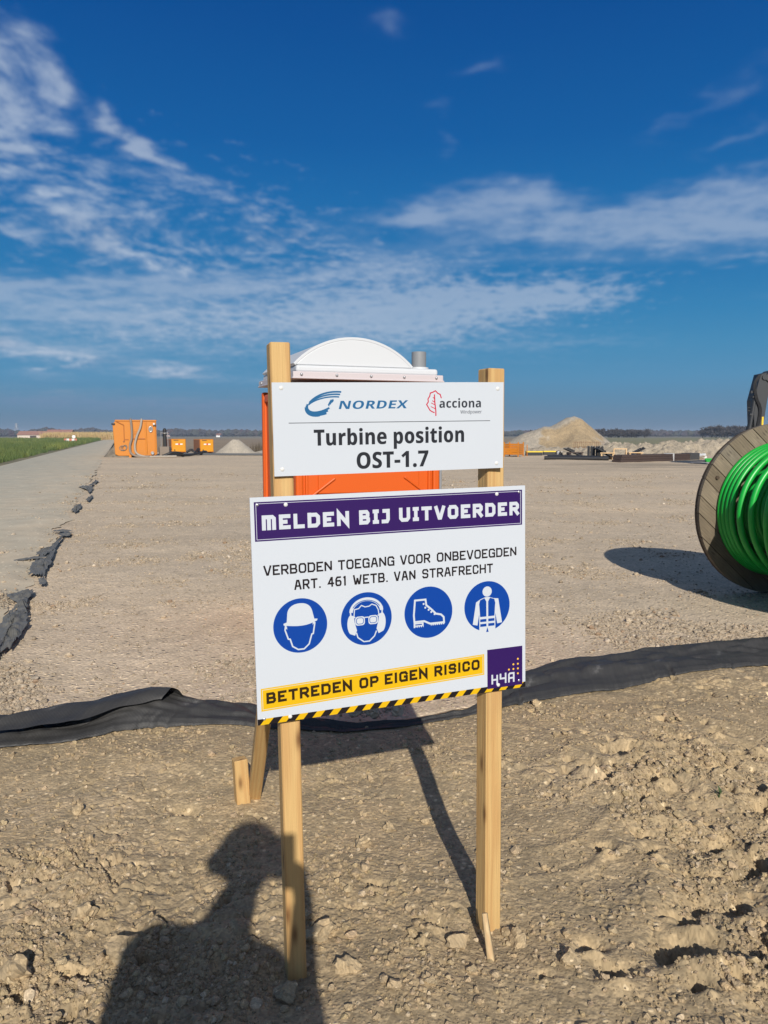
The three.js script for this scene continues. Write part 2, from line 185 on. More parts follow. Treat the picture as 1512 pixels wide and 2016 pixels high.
const sideSoil = (x0, x1) => sheet(90, 90, (u, v) => { const x = mix(x0, x1, u), f = 1.35 + v * (seam(x) + .05 - 1.35); return [x, .03 * pn(x * .8 + 3, f * .8, 1) + .017 * pn(x * 2.1, f * 2.1 + 7, 2) + .012 * fbm(x * 6, f * 6, 3, 3) - .05 * sst(.2, 0, seam(x) + .05 - f), -f]; }, 1.3, soilTint);
struct('soil_right', sideSoil(2.895, 8), soilMat); struct('soil_left', sideSoil(-8, -2.595), soilMat);
const tracks = (x, f) => .5 * Math.exp(-(((f - (11.5 + .14 * x)) / .5) ** 2)) + .4 * Math.exp(-(((f - (13.6 + .14 * x)) / .5) ** 2));
const padTint = (x, z) => { const f = -z, n = fbm(x * .35 + 3, f * .35, 4, 26, 0, .6), q = fbm(x * 2, f * 2, 3, 27), st = fbm(x * .12, f * .7, 3, 29), wet = Math.exp(-(((f - 37.5) / 4.5) ** 2)) * sst(-.25, .3, fbm(x * .1 + 2, f * .9, 3, 28)) * sst(2, 7, x) * (1 - sst(14, 20, x)); const t = 1 + .10 * n + .07 * q + .12 * st + .06 * fbm(x * 6, f * 3, 2, 30) - .42 * wet - .12 * tracks(x, f); return [t * (1 + .02 * n), t, t * (1 - .03 * n + .02 * q)]; };
function padH(x, f) {
  let h = .022 * pn(x * .35, f * .35, 51) + .010 * fbm(x * 1.3, f * 1.3, 3, 52) - .012 * tracks(x, f);
  const rough = sst(-.1, .5, fbm(x * .8 + 2, f * .8, 3, 53) + .5 * gau(x - 2.2, f - 5.6, .9, .4));
  worley(x * 9, f * 9, 54); h += .011 * Math.max(0, 1 - 2.2 * W[0] * W[0]) * W[2] * rough; worley(x * 19, f * 19, 55); h += .006 * Math.max(0, 1 - 2.2 * W[0] * W[0]) * W[2] * (.3 + .7 * rough);
  return h * (1 - sst(16, 18, f)) * (1 - sst(9, 10.4, Math.abs(x)));
}
struct('gravel_pad', sheet(620, 380, (u, v) => { const x = -10.5 + u * 21, s = seam(x) - .1, f = s + (18 - s) * v ** 1.35; return [x, padH(x, f) - .04 * (1 - sst(0, .16, f - s)), -f]; }, 1.7, padTint), padMat);
struct('gravel_pad_far', sheet(300, 300, (u, v) => { const f = 18 + v * 48, r = ROAD_R(f) - 2, l = Math.min(r, -10.6 + (f - 18) * .1); const x = mix(l, 62, u ** 1.5); return [x, (.05 * pn(x * .15, f * .15, 51) + .03 * fbm(x * .6, f * .6, 3, 58)) * sst(18, 24, f), -f]; }, 1.7, padTint), padMat);
struct('gravel_pad_side', join(sheet(60, 60, (u, v) => { const x = 10.5 + u * 50, f = -6 + v * 24; return [x, 0, -f]; }, 1.7), sheet(40, 60, (u, v) => { const x = -10.5 - u * 6, f = -6 + v * 24; return [x, -.004, -f]; }, 1.7)), new THREE.MeshStandardMaterial({ color: padMat.color, roughness: 1, map: padTone, bumpMap: padBump, bumpScale: .014 }));
struct('road', sheet(90, 420, (u, v) => { const f = 2.5 + 240 * v ** 2.2, r = ROAD_R(f) + .30 * fbm(f * .7, 2, 3, 62) + .07 * pn(f * 5, 1, 63), l = ROAD_L(f), x = mix(l, r, u), c = Math.min(u, 1 - u); return [x, .004 + .035 * sst(0, .06, c) + .02 * fbm(x * .5, f * .5, 3, 64) * sst(0, .1, c), -f]; }, 2.3, (x, z) => { const f = -z, n = fbm(x * .25 + f * .08, f * .1, 4, 66), q = fbm(x * 1.2, f * .9, 3, 67), d = ROAD_R(f) - x; const dust = clamp(Math.exp(-Math.max(0, d) / 2.2) * (1.0 + 1.1 * q) + .25 * n); return [mix(.94, 1.2, dust) + .07 * n, mix(.95, 1.08, dust) + .07 * n, mix(.96, 1.0, dust) + .07 * n]; }), roadMat);

const fieldTone = tex(512, (u, v) => { const t = .72 + .2 * fbm(u * 10, v * 10, 6, 73, 10, .65); return [t, t, t * .98]; }, true);
const field = (col, rough = 1) => new THREE.MeshStandardMaterial({ color: C(col), roughness: rough, map: fieldTone, vertexColors: true });
const fieldTint = (x, z) => { const n = fbm(x * .03, z * .012, 4, 75), q = fbm(x * .3, z * .1, 3, 77), t = 1 + .22 * n + .2 * q; return [t * (1 + .08 * n), t, t * (1 - .1 * n)]; };
const quad = (n, m, a, b, c, d, y) => (u, v) => [mix(mix(a[0], b[0], u), mix(d[0], c[0], u), v), y, -mix(mix(a[1], b[1], u), mix(d[1], c[1], u), v)];
struct('ground', sheet(60, 60, (u, v) => { const a = (u - .5) * 2, b = (v - .5) * 2; return [5000 * a * Math.abs(a), -.30, -5000 * b * Math.abs(b)]; }, 40, fieldTint), field([.42, .36, .24]));
// ploughed brown field behind the pad, green grass left of the road, dull winter crop on the right
struct('ploughed_field', sheet(160, 120, (u, v) => { const f = 64 + 260 * v * v; return [mix(ROAD_R(f) + 1, 95 + f * .2, u), -.04 + .06 * fbm(f * .3, u * 60, 2, 79), -f]; }, 6, fieldTint), field([.56, .41, .26]));
struct('winter_field', sheet(60, 60, (u, v) => { const f = 75 + 310 * v; return [mix(22 + .12 * f, 60 + .9 * f, u), .09, -f]; }, 9, fieldTint), field([.42, .39, .20]));
struct('grass_field', sheet(120, 120, (u, v) => { const f = 8 + 250 * v; return [mix(ROAD_L(f) - 70, ROAD_L(f) + .3, u), -.02 - .2 * (1 - sst(.9, 1, u)) + .12 * fbm(u * 20, f * .2, 3, 81) * sst(1, .95, u), -f]; }, 5, (x, z) => { const f = -z, d = ROAD_L(f) - x, n = fbm(x * .5, z * .25, 3, 83), dry = clamp(1.1 - d / 2.6 + .9 * n * Math.exp(-d / 4)); return [mix(.085, .40, dry) * (1 + .3 * n), mix(.125, .34, dry) * (1 + .3 * n), mix(.03, .20, dry)]; }), field([1, 1, 1]));
struct('stubble_field', sheet(20, 12, quad(0, 0, [-330, 262], [-88, 262], [-170, 480], [-520, 480], -.1), 9, fieldTint), field([.26, .32, .12]));

// ---------------------------------------------------------------- loose soil, gravel
function lump(seed, detail, rough, sx = 1, sy = 1, sz = 1) {        // an angular clod about 1 m in radius
  let g = new THREE.IcosahedronGeometry(1, detail); g.deleteAttribute('uv'); g.deleteAttribute('normal'); g = mergeVertices(g, 1e-4); const p = g.attributes.position, v = new THREE.Vector3(), r = rng(seed), cuts = [];
  for (let i = 0; i < 14; i++) cuts.push([new THREE.Vector3(r() - .5, r() - .5, r() - .5).normalize(), .52 + .34 * r()]);
  for (let i = 0; i < p.count; i++) { v.fromBufferAttribute(p, i); for (const [n, d] of cuts) { const e = v.dot(n) - d; if (e > 0) v.addScaledVector(n, -e); } const k = 1 + rough * (pn(v.x * 2.2 + seed, v.y * 2.2 + v.z * 1.7, seed) * .7 + pn(v.x * 5 + v.z * 3, v.y * 5 - v.z * 4, seed + 3) * .35); p.setXYZ(i, v.x * k * sx, v.y * k * sy, v.z * k * sz); }
  g = toCreasedNormals(g, .4); const n = g.attributes.position.count, uv = new Float32Array(n * 2); for (let i = 0; i < n; i++) { uv[i * 2] = g.attributes.position.getX(i) * .06 + .03 * g.attributes.position.getY(i); uv[i * 2 + 1] = g.attributes.position.getZ(i) * .06 + .05 * g.attributes.position.getY(i); } g.setAttribute('uv', new THREE.BufferAttribute(uv, 2)); return g;
}
const clodMat = new THREE.MeshStandardMaterial({ color: C([.69, .54, .335]), roughness: 1, map: soilTone, bumpMap: soilBump, bumpScale: .004 });
const gritMat = new THREE.MeshStandardMaterial({ color: C([.70, .585, .435]), roughness: 1, map: padTone, bumpMap: padBump, bumpScale: .003 });
const q1 = new THREE.Quaternion(), e1 = new THREE.Euler();
function scatter(n, seed, place, size) { const r = rng(seed), out = []; let guard = 0; while (out.length < n && guard++ < n * 12) { const p = place(r); if (!p) continue; const s = size(r, p); e1.set(r() * 6.3, r() * 6.3, r() * 6.3); q1.setFromEuler(e1); const fl = .6 + .35 * r(); out.push(new THREE.Matrix4().compose(new THREE.Vector3(p[0], p[1] + s * (p[3] ?? .25) * fl, p[2]), new THREE.Quaternion().setFromEuler(e1.set((r() - .5) * .9, r() * 6.3, (r() - .5) * .9)), new THREE.Vector3(s * (.8 + .4 * r()), s * fl, s * (.8 + .4 * r())))); } return out; }
const soilSpot = (r) => { const f = 1.7 + 2.6 * r() ** 1.1, x = (r() * 2 - 1) * (.35 + .62 * f); if (f > seam(x) - .1 || x > 2.8 || x < -2.5) return null; const m = loose(x, f), cl = fbm(x * 3.2 + 1, f * 3.2, 2, 65); if (r() > .05 + 1.2 * m * m * sst(-.4, .5, cl)) return null; return [x, soilH(x, f), -f, .25, m]; };
for (let k = 0; k < 3; k++) {
  const rt = rng(900 + k), cols = []; for (let i = 0; i < 40; i++) { const t = .86 + .26 * rt(), w = rt(); cols.push(w > .95 ? C([1.25 * t, 1.3 * t, 1.45 * t]) : C([t, t * (.97 + .05 * rt()), t * (.94 + .12 * rt())])); }
  stuff('soil_crumbs', ['small crumbs of dry soil strewn round the sign posts', 'angular soil crumbs lying loose over the foreground', 'rounded little lumps of dried earth on the foreground soil'][k], 'soil', lump(11 + k, 1, .55), clodMat, scatter([42000, 14000, 1700][k], 70 + k, soilSpot, (r, p) => [.0019, .0045, .0085][k] * (1 + 1.5 * r() ** 3)), (i) => cols[i % 40]);
}
const padSpot = (r) => { const f = 3.8 + 26 * r() ** 2.2, x = (r() * 2 - 1) * (.6 + .62 * f); if (f < seam(clamp(x, -3.2, 3.9)) + .06 || x < ROAD_R(f) - .3 - .9 * r()) return null; const cl = 1.25 * fbm(x * .8 + 1, f * .8, 3, 68) + .8 * gau(x - 2.4, f - 5.75, .8, .3) + .5 * gau(x + .05, f - 4.1, .3, .2); if (r() > .05 + 1.3 * sst(.05, .55, cl)) return null; return [x, padH(x, f) + (x < ROAD_R(f) ? .03 : 0), -f, .3]; };
for (let k = 0; k < 2; k++) {
  const rt = rng(930 + k), cols = []; for (let i = 0; i < 40; i++) { const t = .62 + .52 * rt(), w = rt(); cols.push(w > .9 ? C([1.25 * t, 1.3 * t, 1.4 * t]) : w < .04 ? C([1.0 * t, .86 * t, .78 * t]) : C([t, t, t])); }
  stuff('gravel', ['fine crushed gravel lying on the pale pad', 'coarser broken stones lying on the pale pad'][k], 'gravel', lump(21 + k, 1, .45), gritMat, scatter([46000, 4200][k], 80 + k, padSpot, (r, p) => [.0045, .010][k] * (1 + 1.6 * r() ** 3) * (1 - p[2] / 30)), (i) => cols[i % 40]);
}
// the larger clods one can point at: x, distance, radius, label
const big = [[-.94, 2.28, .050, 'upright lump of soil left of the shadow figure, near its shoulder'], [-1.04, 2.02, .060, 'square dark-sided clod at the left edge of the foreground'], [-.77, 2.10, .062, 'large split clod beside the left edge of the shadow of the body'], [-.70, 2.24, .035, 'small broken clod just left of the shadow shoulder'], [-1.22, 2.93, .035, 'rounded clod on the pale dry patch at the left'], [-.20, 2.17, .052, 'cracked clod between the posts, close to the left post foot'], [-.24, 2.25, .03, 'pebble-sized lump behind the cracked clod by the left post'], [-.07, 2.70, .045, 'pale rounded clod midway between the two posts'], [.02, 2.82, .032, 'smaller rounded clod just behind the pale middle one'], [.40, 2.14, .036, 'broken lump right of the splinter at the right post'], [.22, 2.13, .040, 'angular clod left of the right post foot'], [-.27, 1.93, .045, 'clod pressed against the foot of the left post'], [.85, 4.14, .045, 'round clod below the right end of the black fabric'], [-.10, 2.02, .038, 'flattened lump of soil low in the middle foreground'], [1.18, 2.2, .06, 'coarse dark clod by the deep pit at the lower right'], [.52, 2.02, .04, 'crumbly lump on the lip of the lower right hollow'], [-.06, 3.90, .06, 'grey stone lying on the fabric under the lower sign'], [.07, 3.92, .05, 'grey stone right of the largest one on the fabric'], [-.16, 3.93, .045, 'small grey stone left of the others on the fabric']];
const bigGeo = [1, 2, 3, 4].map((k) => lump(40 + k, 3, .5, 1, .72, .85));
big.forEach(([x, f, s, label], i) => { const o = single(i < 16 ? 'soil_clod' : 'stone', label, i < 16 ? 'clod' : 'stone', bigGeo[i % 4], i < 16 ? clodMat : gritMat, [x, (f > 3.85 && x < .5 ? .05 : soilH(x, f)) + s * .22, -f], i < 16 ? 'large clods on the foreground soil' : 'stones on the fabric'); o.scale.setScalar(s); o.rotation.set(.3 * Math.sin(i * 5), i * 1.9, .25 * Math.cos(i * 3)); });

// ---------------------------------------------------------------- black ground fabric
const weaveBump = tex(256, (u, v) => .5 + .25 * Math.sin(u * 2 * Math.PI * 32) * Math.cos(v * 2 * Math.PI * 32) + .2 * fbm(u * 8, v * 8, 3, 101, 8));
const fabricTone = tex(512, (u, v) => { const d = fbm(u * 4, v * 4, 6, 103, 4, .62), sp = pn(u * 60, v * 60, 104, 60); let t = .30 + .05 * d; t += .34 * sst(.18, .6, d) * (.6 + .4 * sp) + .3 * sst(.62, .9, pn(u * 26, v * 90, 106, 2)); return [t, t * .985, t * .955]; }, true);
const fabricMat = new THREE.MeshStandardMaterial({ color: C([.46, .46, .475]), roughness: .62, map: fabricTone, bumpMap: weaveBump, bumpScale: .0015, side: THREE.DoubleSide });
function ribbon(n, m, at, tile = .5) { // a cloth strip with uv in metres
  const g = sheet(n, m, at, 1), p = g.attributes.position, uv = g.attributes.uv; let acc = 0;
  for (let i = 0; i <= n; i++) { if (i) acc += Math.hypot(p.getX(i) - p.getX(i - 1), p.getZ(i) - p.getZ(i - 1)); for (let j = 0, d = 0; j <= m; j++) { const k = j * (n + 1) + i; if (j) d += Math.hypot(p.getX(k) - p.getX(k - n - 1), p.getY(k) - p.getY(k - n - 1), p.getZ(k) - p.getZ(k - n - 1)); uv.setXY(k, acc / tile, d / tile); } }
  return g;
}
{
  // x, width ahead, crest height, overhang of the front lip
  const W_ = [[-3.2, .30, .05], [-2.0, .30, .055], [-1.86, .30, .065], [-1.66, .28, .06], [-1.5, .36, .085], [-1.3, .30, .12], [-1.18, .26, .125], [-1.0, .24, .085], [-.7, .22, .07], [-.45, .12, .045], [-.14, .09, .02], [.1, .09, .015], [.45, .08, .02], [.62, .16, .05], [.8, .34, .075], [1.1, .42, .095], [1.4, .42, .09], [1.9, .40, .09], [2.4, .36, .085], [4, .36, .08]];
  const wid = (x) => line(W_.map((a) => [a[0], a[1]]), x), cre = (x) => line(W_.map((a) => [a[0], a[2]]), x);
  const prof = [[.0, .02], [.01, .12], [.05, .25], [.15, .42], [.30, .62], [.46, .78], [.62, .90], [.78, 1.0], [.90, .98], [.98, .74], [1.03, .3], [1.06, -.3]];
  const g = ribbon(760, 46, (u, v) => {
    const x = -3.2 + 7.1 * u, k = v * (prof.length - 1), i = Math.min(prof.length - 2, Math.floor(k)), t = k - i, a = prof[i], b = prof[i + 1];
    let s = mix(a[0], b[0], t), y = mix(a[1], b[1], t); const w = wid(x), c = cre(x), f0 = line(FRONT, x) + .012 * pn(x * 6, 2, 107) + .006 * pn(x * 23, 4, 108);
    const left = sst(-.75, -1.1, x), fold = Math.exp(-(((x + 1.42 + .45 * (s - .5)) / .10) ** 2)) * left, dip = Math.exp(-(((x + 1.62 + .5 * (s - .5)) / .10) ** 2)) * left;
    let h = c * y + .030 * fold * sst(.05, .5, s) - .035 * dip * sst(.1, .5, s) * sst(1.05, .7, s) + .010 * fbm(x * 3 + s * 2, s * 3, 3, 109) * 1.6 * sst(0, .3, s) * sst(1.05, .8, s) + .004 * pn(x * 2 + s * 14, s * 4, 110) - .016 * (1 - Math.abs(pn(x * 2.6 + s * 1.8, s * 1.6 - x * .7, 116))) ** 6 * sst(.1, .4, s) * sst(1.05, .8, s) + .012 * (1 - Math.abs(pn(x * 1.7 - s * 2.2, s * 1.3 + x, 117))) ** 7 * sst(.1, .4, s) * sst(1.05, .8, s);
    h += .012 * Math.sin(x * 3.1 + s * 9) * sst(.6, .9, x) * sst(.1, .4, s) * sst(1, .7, s);
    const z = f0 + s * w + .008 * pn(x * 4, s * 3, 111);
    return [x + .03 * left * pn(s * 3, x * 3, 112), h + mix(soilH(x, Math.min(z, f0 - .03)), .0, sst(-.05, .4, s)) + .006, -z];
  });
  single('geotextile_strip', 'long black geotextile strip folded along the edge of the gravel pad', 'fabric', g, fabricMat);
  // loose flap folded back over the strip
  const fl = ribbon(120, 26, (u, v) => { const x = mix(-1.98, -1.16, u) + .10 * v, top = mix(.10, .165, sst(.2, .95, u)), w = .05 + .30 * Math.sin(Math.PI * clamp(u * .92 + .06)) ** .7, f0 = line(FRONT, x) + .05 + .10 * u; const s = v, y = .055 + top * .55 * Math.sin(s * 2.5 + .25) + .012 * pn(x * 7, s * 3, 114) + .05 * u * (1 - s); return [x, y, -(f0 - .06 + w * s)]; });
  single('geotextile_flap', 'loose flap of black fabric folded back over the strip at the left', 'fabric', fl, fabricMat);
  // torn pieces along the road edge: outline (x, distance), height of the folds, label
  const bits = [
    [[[-2.45, 4.6], [-2.59, 5.06], [-2.6, 5.28], [-2.65, 5.49], [-2.84, 6.03], [-2.94, 6.2], [-3.06, 6.43], [-3.04, 6.29], [-3.13, 6.33], [-3.05, 6.06], [-2.91, 5.56]], .06, 'crumpled black fabric piece at the left frame edge by the road'],
    [[[-3.12, 6.31], [-2.96, 6.26], [-3.2, 6.79], [-3.25, 7.06], [-3.36, 7.17], [-3.44, 7.06], [-3.45, 6.9], [-3.18, 6.58], [-3.09, 6.44]], .05, 'torn fabric piece with a folded corner above the crumpled one'],
    [[[-3.54, 7.77], [-3.5, 7.82], [-3.36, 7.55], [-3.34, 7.45], [-3.4, 7.47]], .02, 'small round scrap of black fabric beside the road edge'],
    [[[-3.76, 8.03], [-3.97, 8.53], [-4.07, 8.88], [-4.04, 9.07], [-4.04, 9.22], [-4.27, 9.8], [-4.27, 9.89], [-3.83, 8.77], [-3.69, 8.3], [-3.52, 7.85], [-3.63, 7.97]], .04, 'broad tattered fabric piece midway along the road edge'],
    [[[-4.36, 8.81], [-4.32, 9.03], [-4.21, 9.18], [-4.12, 9.26], [-4.05, 9.14], [-4.14, 9.03], [-4.25, 8.88]], .02, 'thin fabric tail pointing onto the road beside the broad piece'],
    [[[-4.29, 9.38], [-4.36, 9.67], [-4.33, 9.98], [-4.53, 10.56], [-4.67, 10.98], [-4.68, 11.15], [-4.42, 10.36], [-4.25, 9.84], [-4.16, 9.38], [-4.19, 9.22]], .04, 'narrow tattered fabric strip beyond the broad piece'],
    [[[-4.83, 11.26], [-4.82, 11.56], [-4.71, 11.5], [-4.6, 11.15], [-4.72, 11.15]], .03, 'dark fabric wad beyond the narrow strip'],
    [[[-5.1, 11.68], [-5.01, 11.94], [-4.79, 11.75], [-4.82, 11.56], [-4.98, 11.62]], .03, 'flattened rag lying just past the dark wad'],
    [[[-6.11, 14.94], [-6.44, 16.03], [-6.43, 16.26], [-6.14, 15.57], [-5.96, 14.94], [-5.83, 14.45]], .05, 'shredded dark rag halfway to the orange tank'],
    [[[-6.73, 17.28], [-7.09, 18.59], [-6.93, 18.28], [-6.5, 16.88]], .05, 'slim fabric shred beyond the shredded rag'],
    [[[-8.54, 21.47], [-8.69, 22.33], [-8.13, 21.47], [-7.71, 20.29], [-7.39, 19.23], [-8.02, 20.67]], .06, 'wide torn fabric scrap where the road narrows in view'],
    [[[-8.54, 22.11], [-8.77, 23.27], [-8.91, 24.02], [-9.43, 25.11], [-8.8, 23.52], [-8.47, 22.33]], .06, 'farthest torn fabric scrap along the road edge']];
  const dusty = fabricMat.clone(); dusty.color = C([2.0, 2.0, 1.9]);
  bits.forEach(([P, hi, label], b) => {
    const n = P.length, sd = 11 + b, cx = P.reduce((s, p) => s + p[0], 0) / n, cf = P.reduce((s, p) => s + p[1], 0) / n, sc = Math.max(...P.map((p) => Math.abs(p[0] - cx)));
    const g2 = ribbon(90, 12, (u, v) => { const k = u * n % n, i = Math.floor(k), t = k - i, a = P[i % n], c = P[(i + 1) % n], w = v * (1 + .22 * pn(u * 17, sd, sd + 4, 17) + .22 * pn(u * 41, sd, sd + 5, 41)); const X = cx + (mix(a[0], c[0], t) - cx) * w, F = cf + (mix(a[1], c[1], t) - cf) * w; const fo = Math.abs(pn(X * 12 + F * 2.5, F * 5 - X * 5, sd + 7)), fi = fbm(X * 20, F * 8, 3, sd + 9); return [X, .034 + padH(X, F) * .5 + hi * 1.0 * (.9 * fo + .6 * fi + .15) * (1 - .55 * v * v) + .004 * (1 - v), -F]; });
    single('geotextile_scrap', label, 'fabric', g2, dusty, [0, 0, 0], 'fabric scraps along the road edge');
  });
}

// ---------------------------------------------------------------- the sign
const woodTone = (seed, warm) => tex(256, (u, v) => { const n = fbm(u * 3, v * 1, 3, seed, 1), g = Math.sin((u * 6 + 2.6 * fbm(u * 2, v * 1, 3, seed + 3, 1)) * 6.28), fi = pn(u * 90, v * 6, seed + 5, 6); worley(u * 2, v * 5, seed + 8, 5); const kn = Math.exp(-((W[0] / .10) ** 2)) * (W[2] > .5 ? 1 : 0); const t = .82 + .022 * g + .05 * n + .03 * fi - .30 * kn; return [t, t * (.97 + .02 * g) - .05 * kn, t * (.93 + .03 * g) - .08 * kn]; }, true, 1024);
const pineMap = woodTone(201), pineBump = tex(256, (u, v) => .5 + .3 * pn(u * 60, v * 5, 207, 5) + .2 * pn(u * 150, v * 16, 209, 16), false, 512);
const pine = new THREE.MeshStandardMaterial({ color: C([.80, .53, .225]), roughness: .72, map: pineMap, bumpMap: pineBump, bumpScale: .002 });
const pineTop = new THREE.MeshStandardMaterial({ color: C([.82, .62, .36]), roughness: .85, map: pineMap });
function timber(w, d, L, seed = 0, c = .0035) { // stands on y = 0, grain along y, eased edges, uv in metres
  const s = new THREE.Shape(); const a = w / 2, b = d / 2; [[-a + c, -b], [a - c, -b], [a, -b + c], [a, b - c], [a - c, b], [-a + c, b], [-a, b - c], [-a, -b + c]].forEach(([x, y], i) => i ? s.lineTo(x, y) : s.moveTo(x, y)); s.closePath();
  const g = new THREE.ExtrudeGeometry(s, { depth: L, bevelEnabled: true, bevelThickness: .003, bevelSize: .0025, bevelOffset: -.0025, bevelSegments: 1, steps: 1 }); g.rotateX(-Math.PI / 2);
  const p = g.attributes.position, uv = g.attributes.uv, n = g.attributes.normal; for (let i = 0; i < p.count; i++) { const end = Math.abs(n.getY(i)) > .7; uv.setXY(i, (p.getX(i) + p.getZ(i)) / .16 + seed * .37, end ? p.getZ(i) / .5 : p.getY(i) / 1.3 + seed * .21); } return g;
}
function stand(o, a, b, turn) { o.position.set(...a); const d = new THREE.Vector3(...b).sub(o.position).normalize(); o.quaternion.setFromUnitVectors(new THREE.Vector3(0, 1, 0), d).multiply(new THREE.Quaternion().setFromAxisAngle(new THREE.Vector3(0, 1, 0), turn)); return o; }

// stroke lettering of the lower sign, squared with cut corners: [width, ...polylines]
const GLYPH = {
  A: [1, [[0, 1], [.36, 0], [.64, 0], [1, 1]], [[.14, .66], [.86, .66]]], B: [.95, [[0, .5], [.8, .5], [1, .66], [1, .86], [.82, 1], [0, 1], [0, 0], [.78, 0], [.93, .14], [.93, .36], [.8, .5]]], C: [.92, [[1, .24], [1, .16], [.82, 0], [.18, 0], [0, .16], [0, .84], [.18, 1], [.82, 1], [1, .84], [1, .76]]], D: [1, [[0, 0], [.76, 0], [1, .2], [1, .8], [.76, 1], [0, 1], [0, -.02]]], E: [.86, [[1, 0], [0, 0], [0, 1], [1, 1]], [[0, .5], [.86, .5]]], F: [.84, [[1, 0], [0, 0], [0, 1]], [[0, .5], [.85, .5]]], G: [1, [[1, .18], [.82, 0], [.18, 0], [0, .16], [0, .84], [.18, 1], [1, 1], [1, .52], [.55, .52]]], H: [1, [[0, 0], [0, 1]], [[1, 0], [1, 1]], [[0, .5], [1, .5]]], I: [.10, [[.5, 0], [.5, 1]]], J: [.62, [[.2, 0], [1, 0], [1, .82], [.78, 1], [0, 1]]], L: [.82, [[0, 0], [0, 1], [1, 1]]], M: [1.12, [[0, 1], [0, 0], [.84, 0], [1, .14], [1, 1]], [[.5, 0], [.5, 1]]], N: [1, [[0, 1], [0, 0], [1, 1], [1, 0]]], O: [1, [[.2, 0], [.8, 0], [1, .18], [1, .82], [.8, 1], [.2, 1], [0, .82], [0, .18], [.2, 0], [.3, 0]]], P: [.95, [[0, 1], [0, 0], [.8, 0], [1, .18], [1, .42], [.8, .58], [0, .58]]], R: [.95, [[0, 1], [0, 0], [.8, 0], [1, .16], [1, .38], [.8, .54], [0, .54]], [[.5, .54], [1, 1]]], S: [.92, [[1, .22], [1, .16], [.82, 0], [.18, 0], [0, .16], [0, .36], [.15, .47], [.85, .53], [1, .64], [1, .84], [.82, 1], [.18, 1], [0, .84], [0, .78]]], T: [.94, [[0, 0], [1, 0]], [[.5, 0], [.5, 1]]], U: [1, [[0, 0], [0, .82], [.2, 1], [.8, 1], [1, .82], [1, 0]]], V: [1, [[0, 0], [.42, 1], [.58, 1], [1, 0]]], W: [1.3, [[0, 0], [.2, 1], [.32, 1], [.5, .3], [.68, 1], [.8, 1], [1, 0]]], '4': [.95, [[.75, 1], [.75, 0], [.6, 0], [0, .7], [1, .7]]], '6': [.92, [[.9, 0], [.25, 0], [0, .25], [0, .84], [.18, 1], [.82, 1], [1, .84], [1, .58], [.82, .44], [0, .44]]], '1': [.4, [[0, .14], [.6, 0], [.7, 0], [.7, 1]]], '.': [.06, [[.5, .93], [.5, 1]]], ' ': [.62],
};
function strokeText(g, text, x0, x1, y0, y1, sw, slab) {              // sw: stroke width; fits the text between x0 and x1
  const H = y1 - y0, gl = [...text].map((c) => GLYPH[c]), wI = (c, q) => c === 'I' && slab ? .34 : q[0];
  const gap = sw * 1.75, fixed = gap * (gl.length - 1) + sw, unit = (x1 - x0 - fixed) / gl.reduce((s, q, i) => s + wI(text[i], q), 0);
  let x = x0 + sw / 2; g.lineWidth = sw; g.lineJoin = 'miter'; g.miterLimit = 3; g.lineCap = 'butt';
  [...text].forEach((c, i) => { const q = gl[i], w = wI(c, q) * unit, yy = (t) => y0 + sw / 2 + t * (H - sw), ext = sw / 2; let lines = q.slice(1); if (c === 'I' && slab) lines = [[[0, 0], [1, 0]], [[.5, 0], [.5, 1]], [[0, 1], [1, 1]]];
    for (const L of lines) { g.beginPath(); const n = L.length; const P = L.map(([a, b]) => [x + a * w, yy(b)]); for (const [k, o] of [[0, 1], [n - 1, n - 2]]) { const dx = P[k][0] - P[o][0], dy = P[k][1] - P[o][1], d = Math.hypot(dx, dy) || 1; const free = L[k][1] <= .02 || L[k][1] >= .98 || L[k][0] >= .98; if (free) { P[k][0] += dx / d * ext; P[k][1] += dy / d * ext; } } P.forEach((p, k) => k ? g.lineTo(...p) : g.moveTo(...p)); g.stroke(); }
    x += w + gap; });
}
function canvas(w, h, draw) { const c = document.createElement('canvas'); c.width = w; c.height = h; draw(c.getContext('2d')); const t = new THREE.CanvasTexture(c); t.colorSpace = THREE.SRGBColorSpace; t.anisotropy = 8; t.minFilter = THREE.LinearMipmapLinearFilter; return t; }
const poly = (g, pts, fill, stroke, lw) => { g.beginPath(); pts.forEach((p, i) => i ? g.lineTo(...p) : g.moveTo(...p)); if (fill) { g.closePath(); g.fillStyle = fill; g.fill(); } if (stroke) { g.strokeStyle = stroke; g.lineWidth = lw; g.stroke(); } };
const WHITE = '#bbc1c8', PURPLE = '#2b1152', BLUE = '#013a8e', YELLOW = '#cfa50c', BLACK = '#191416';
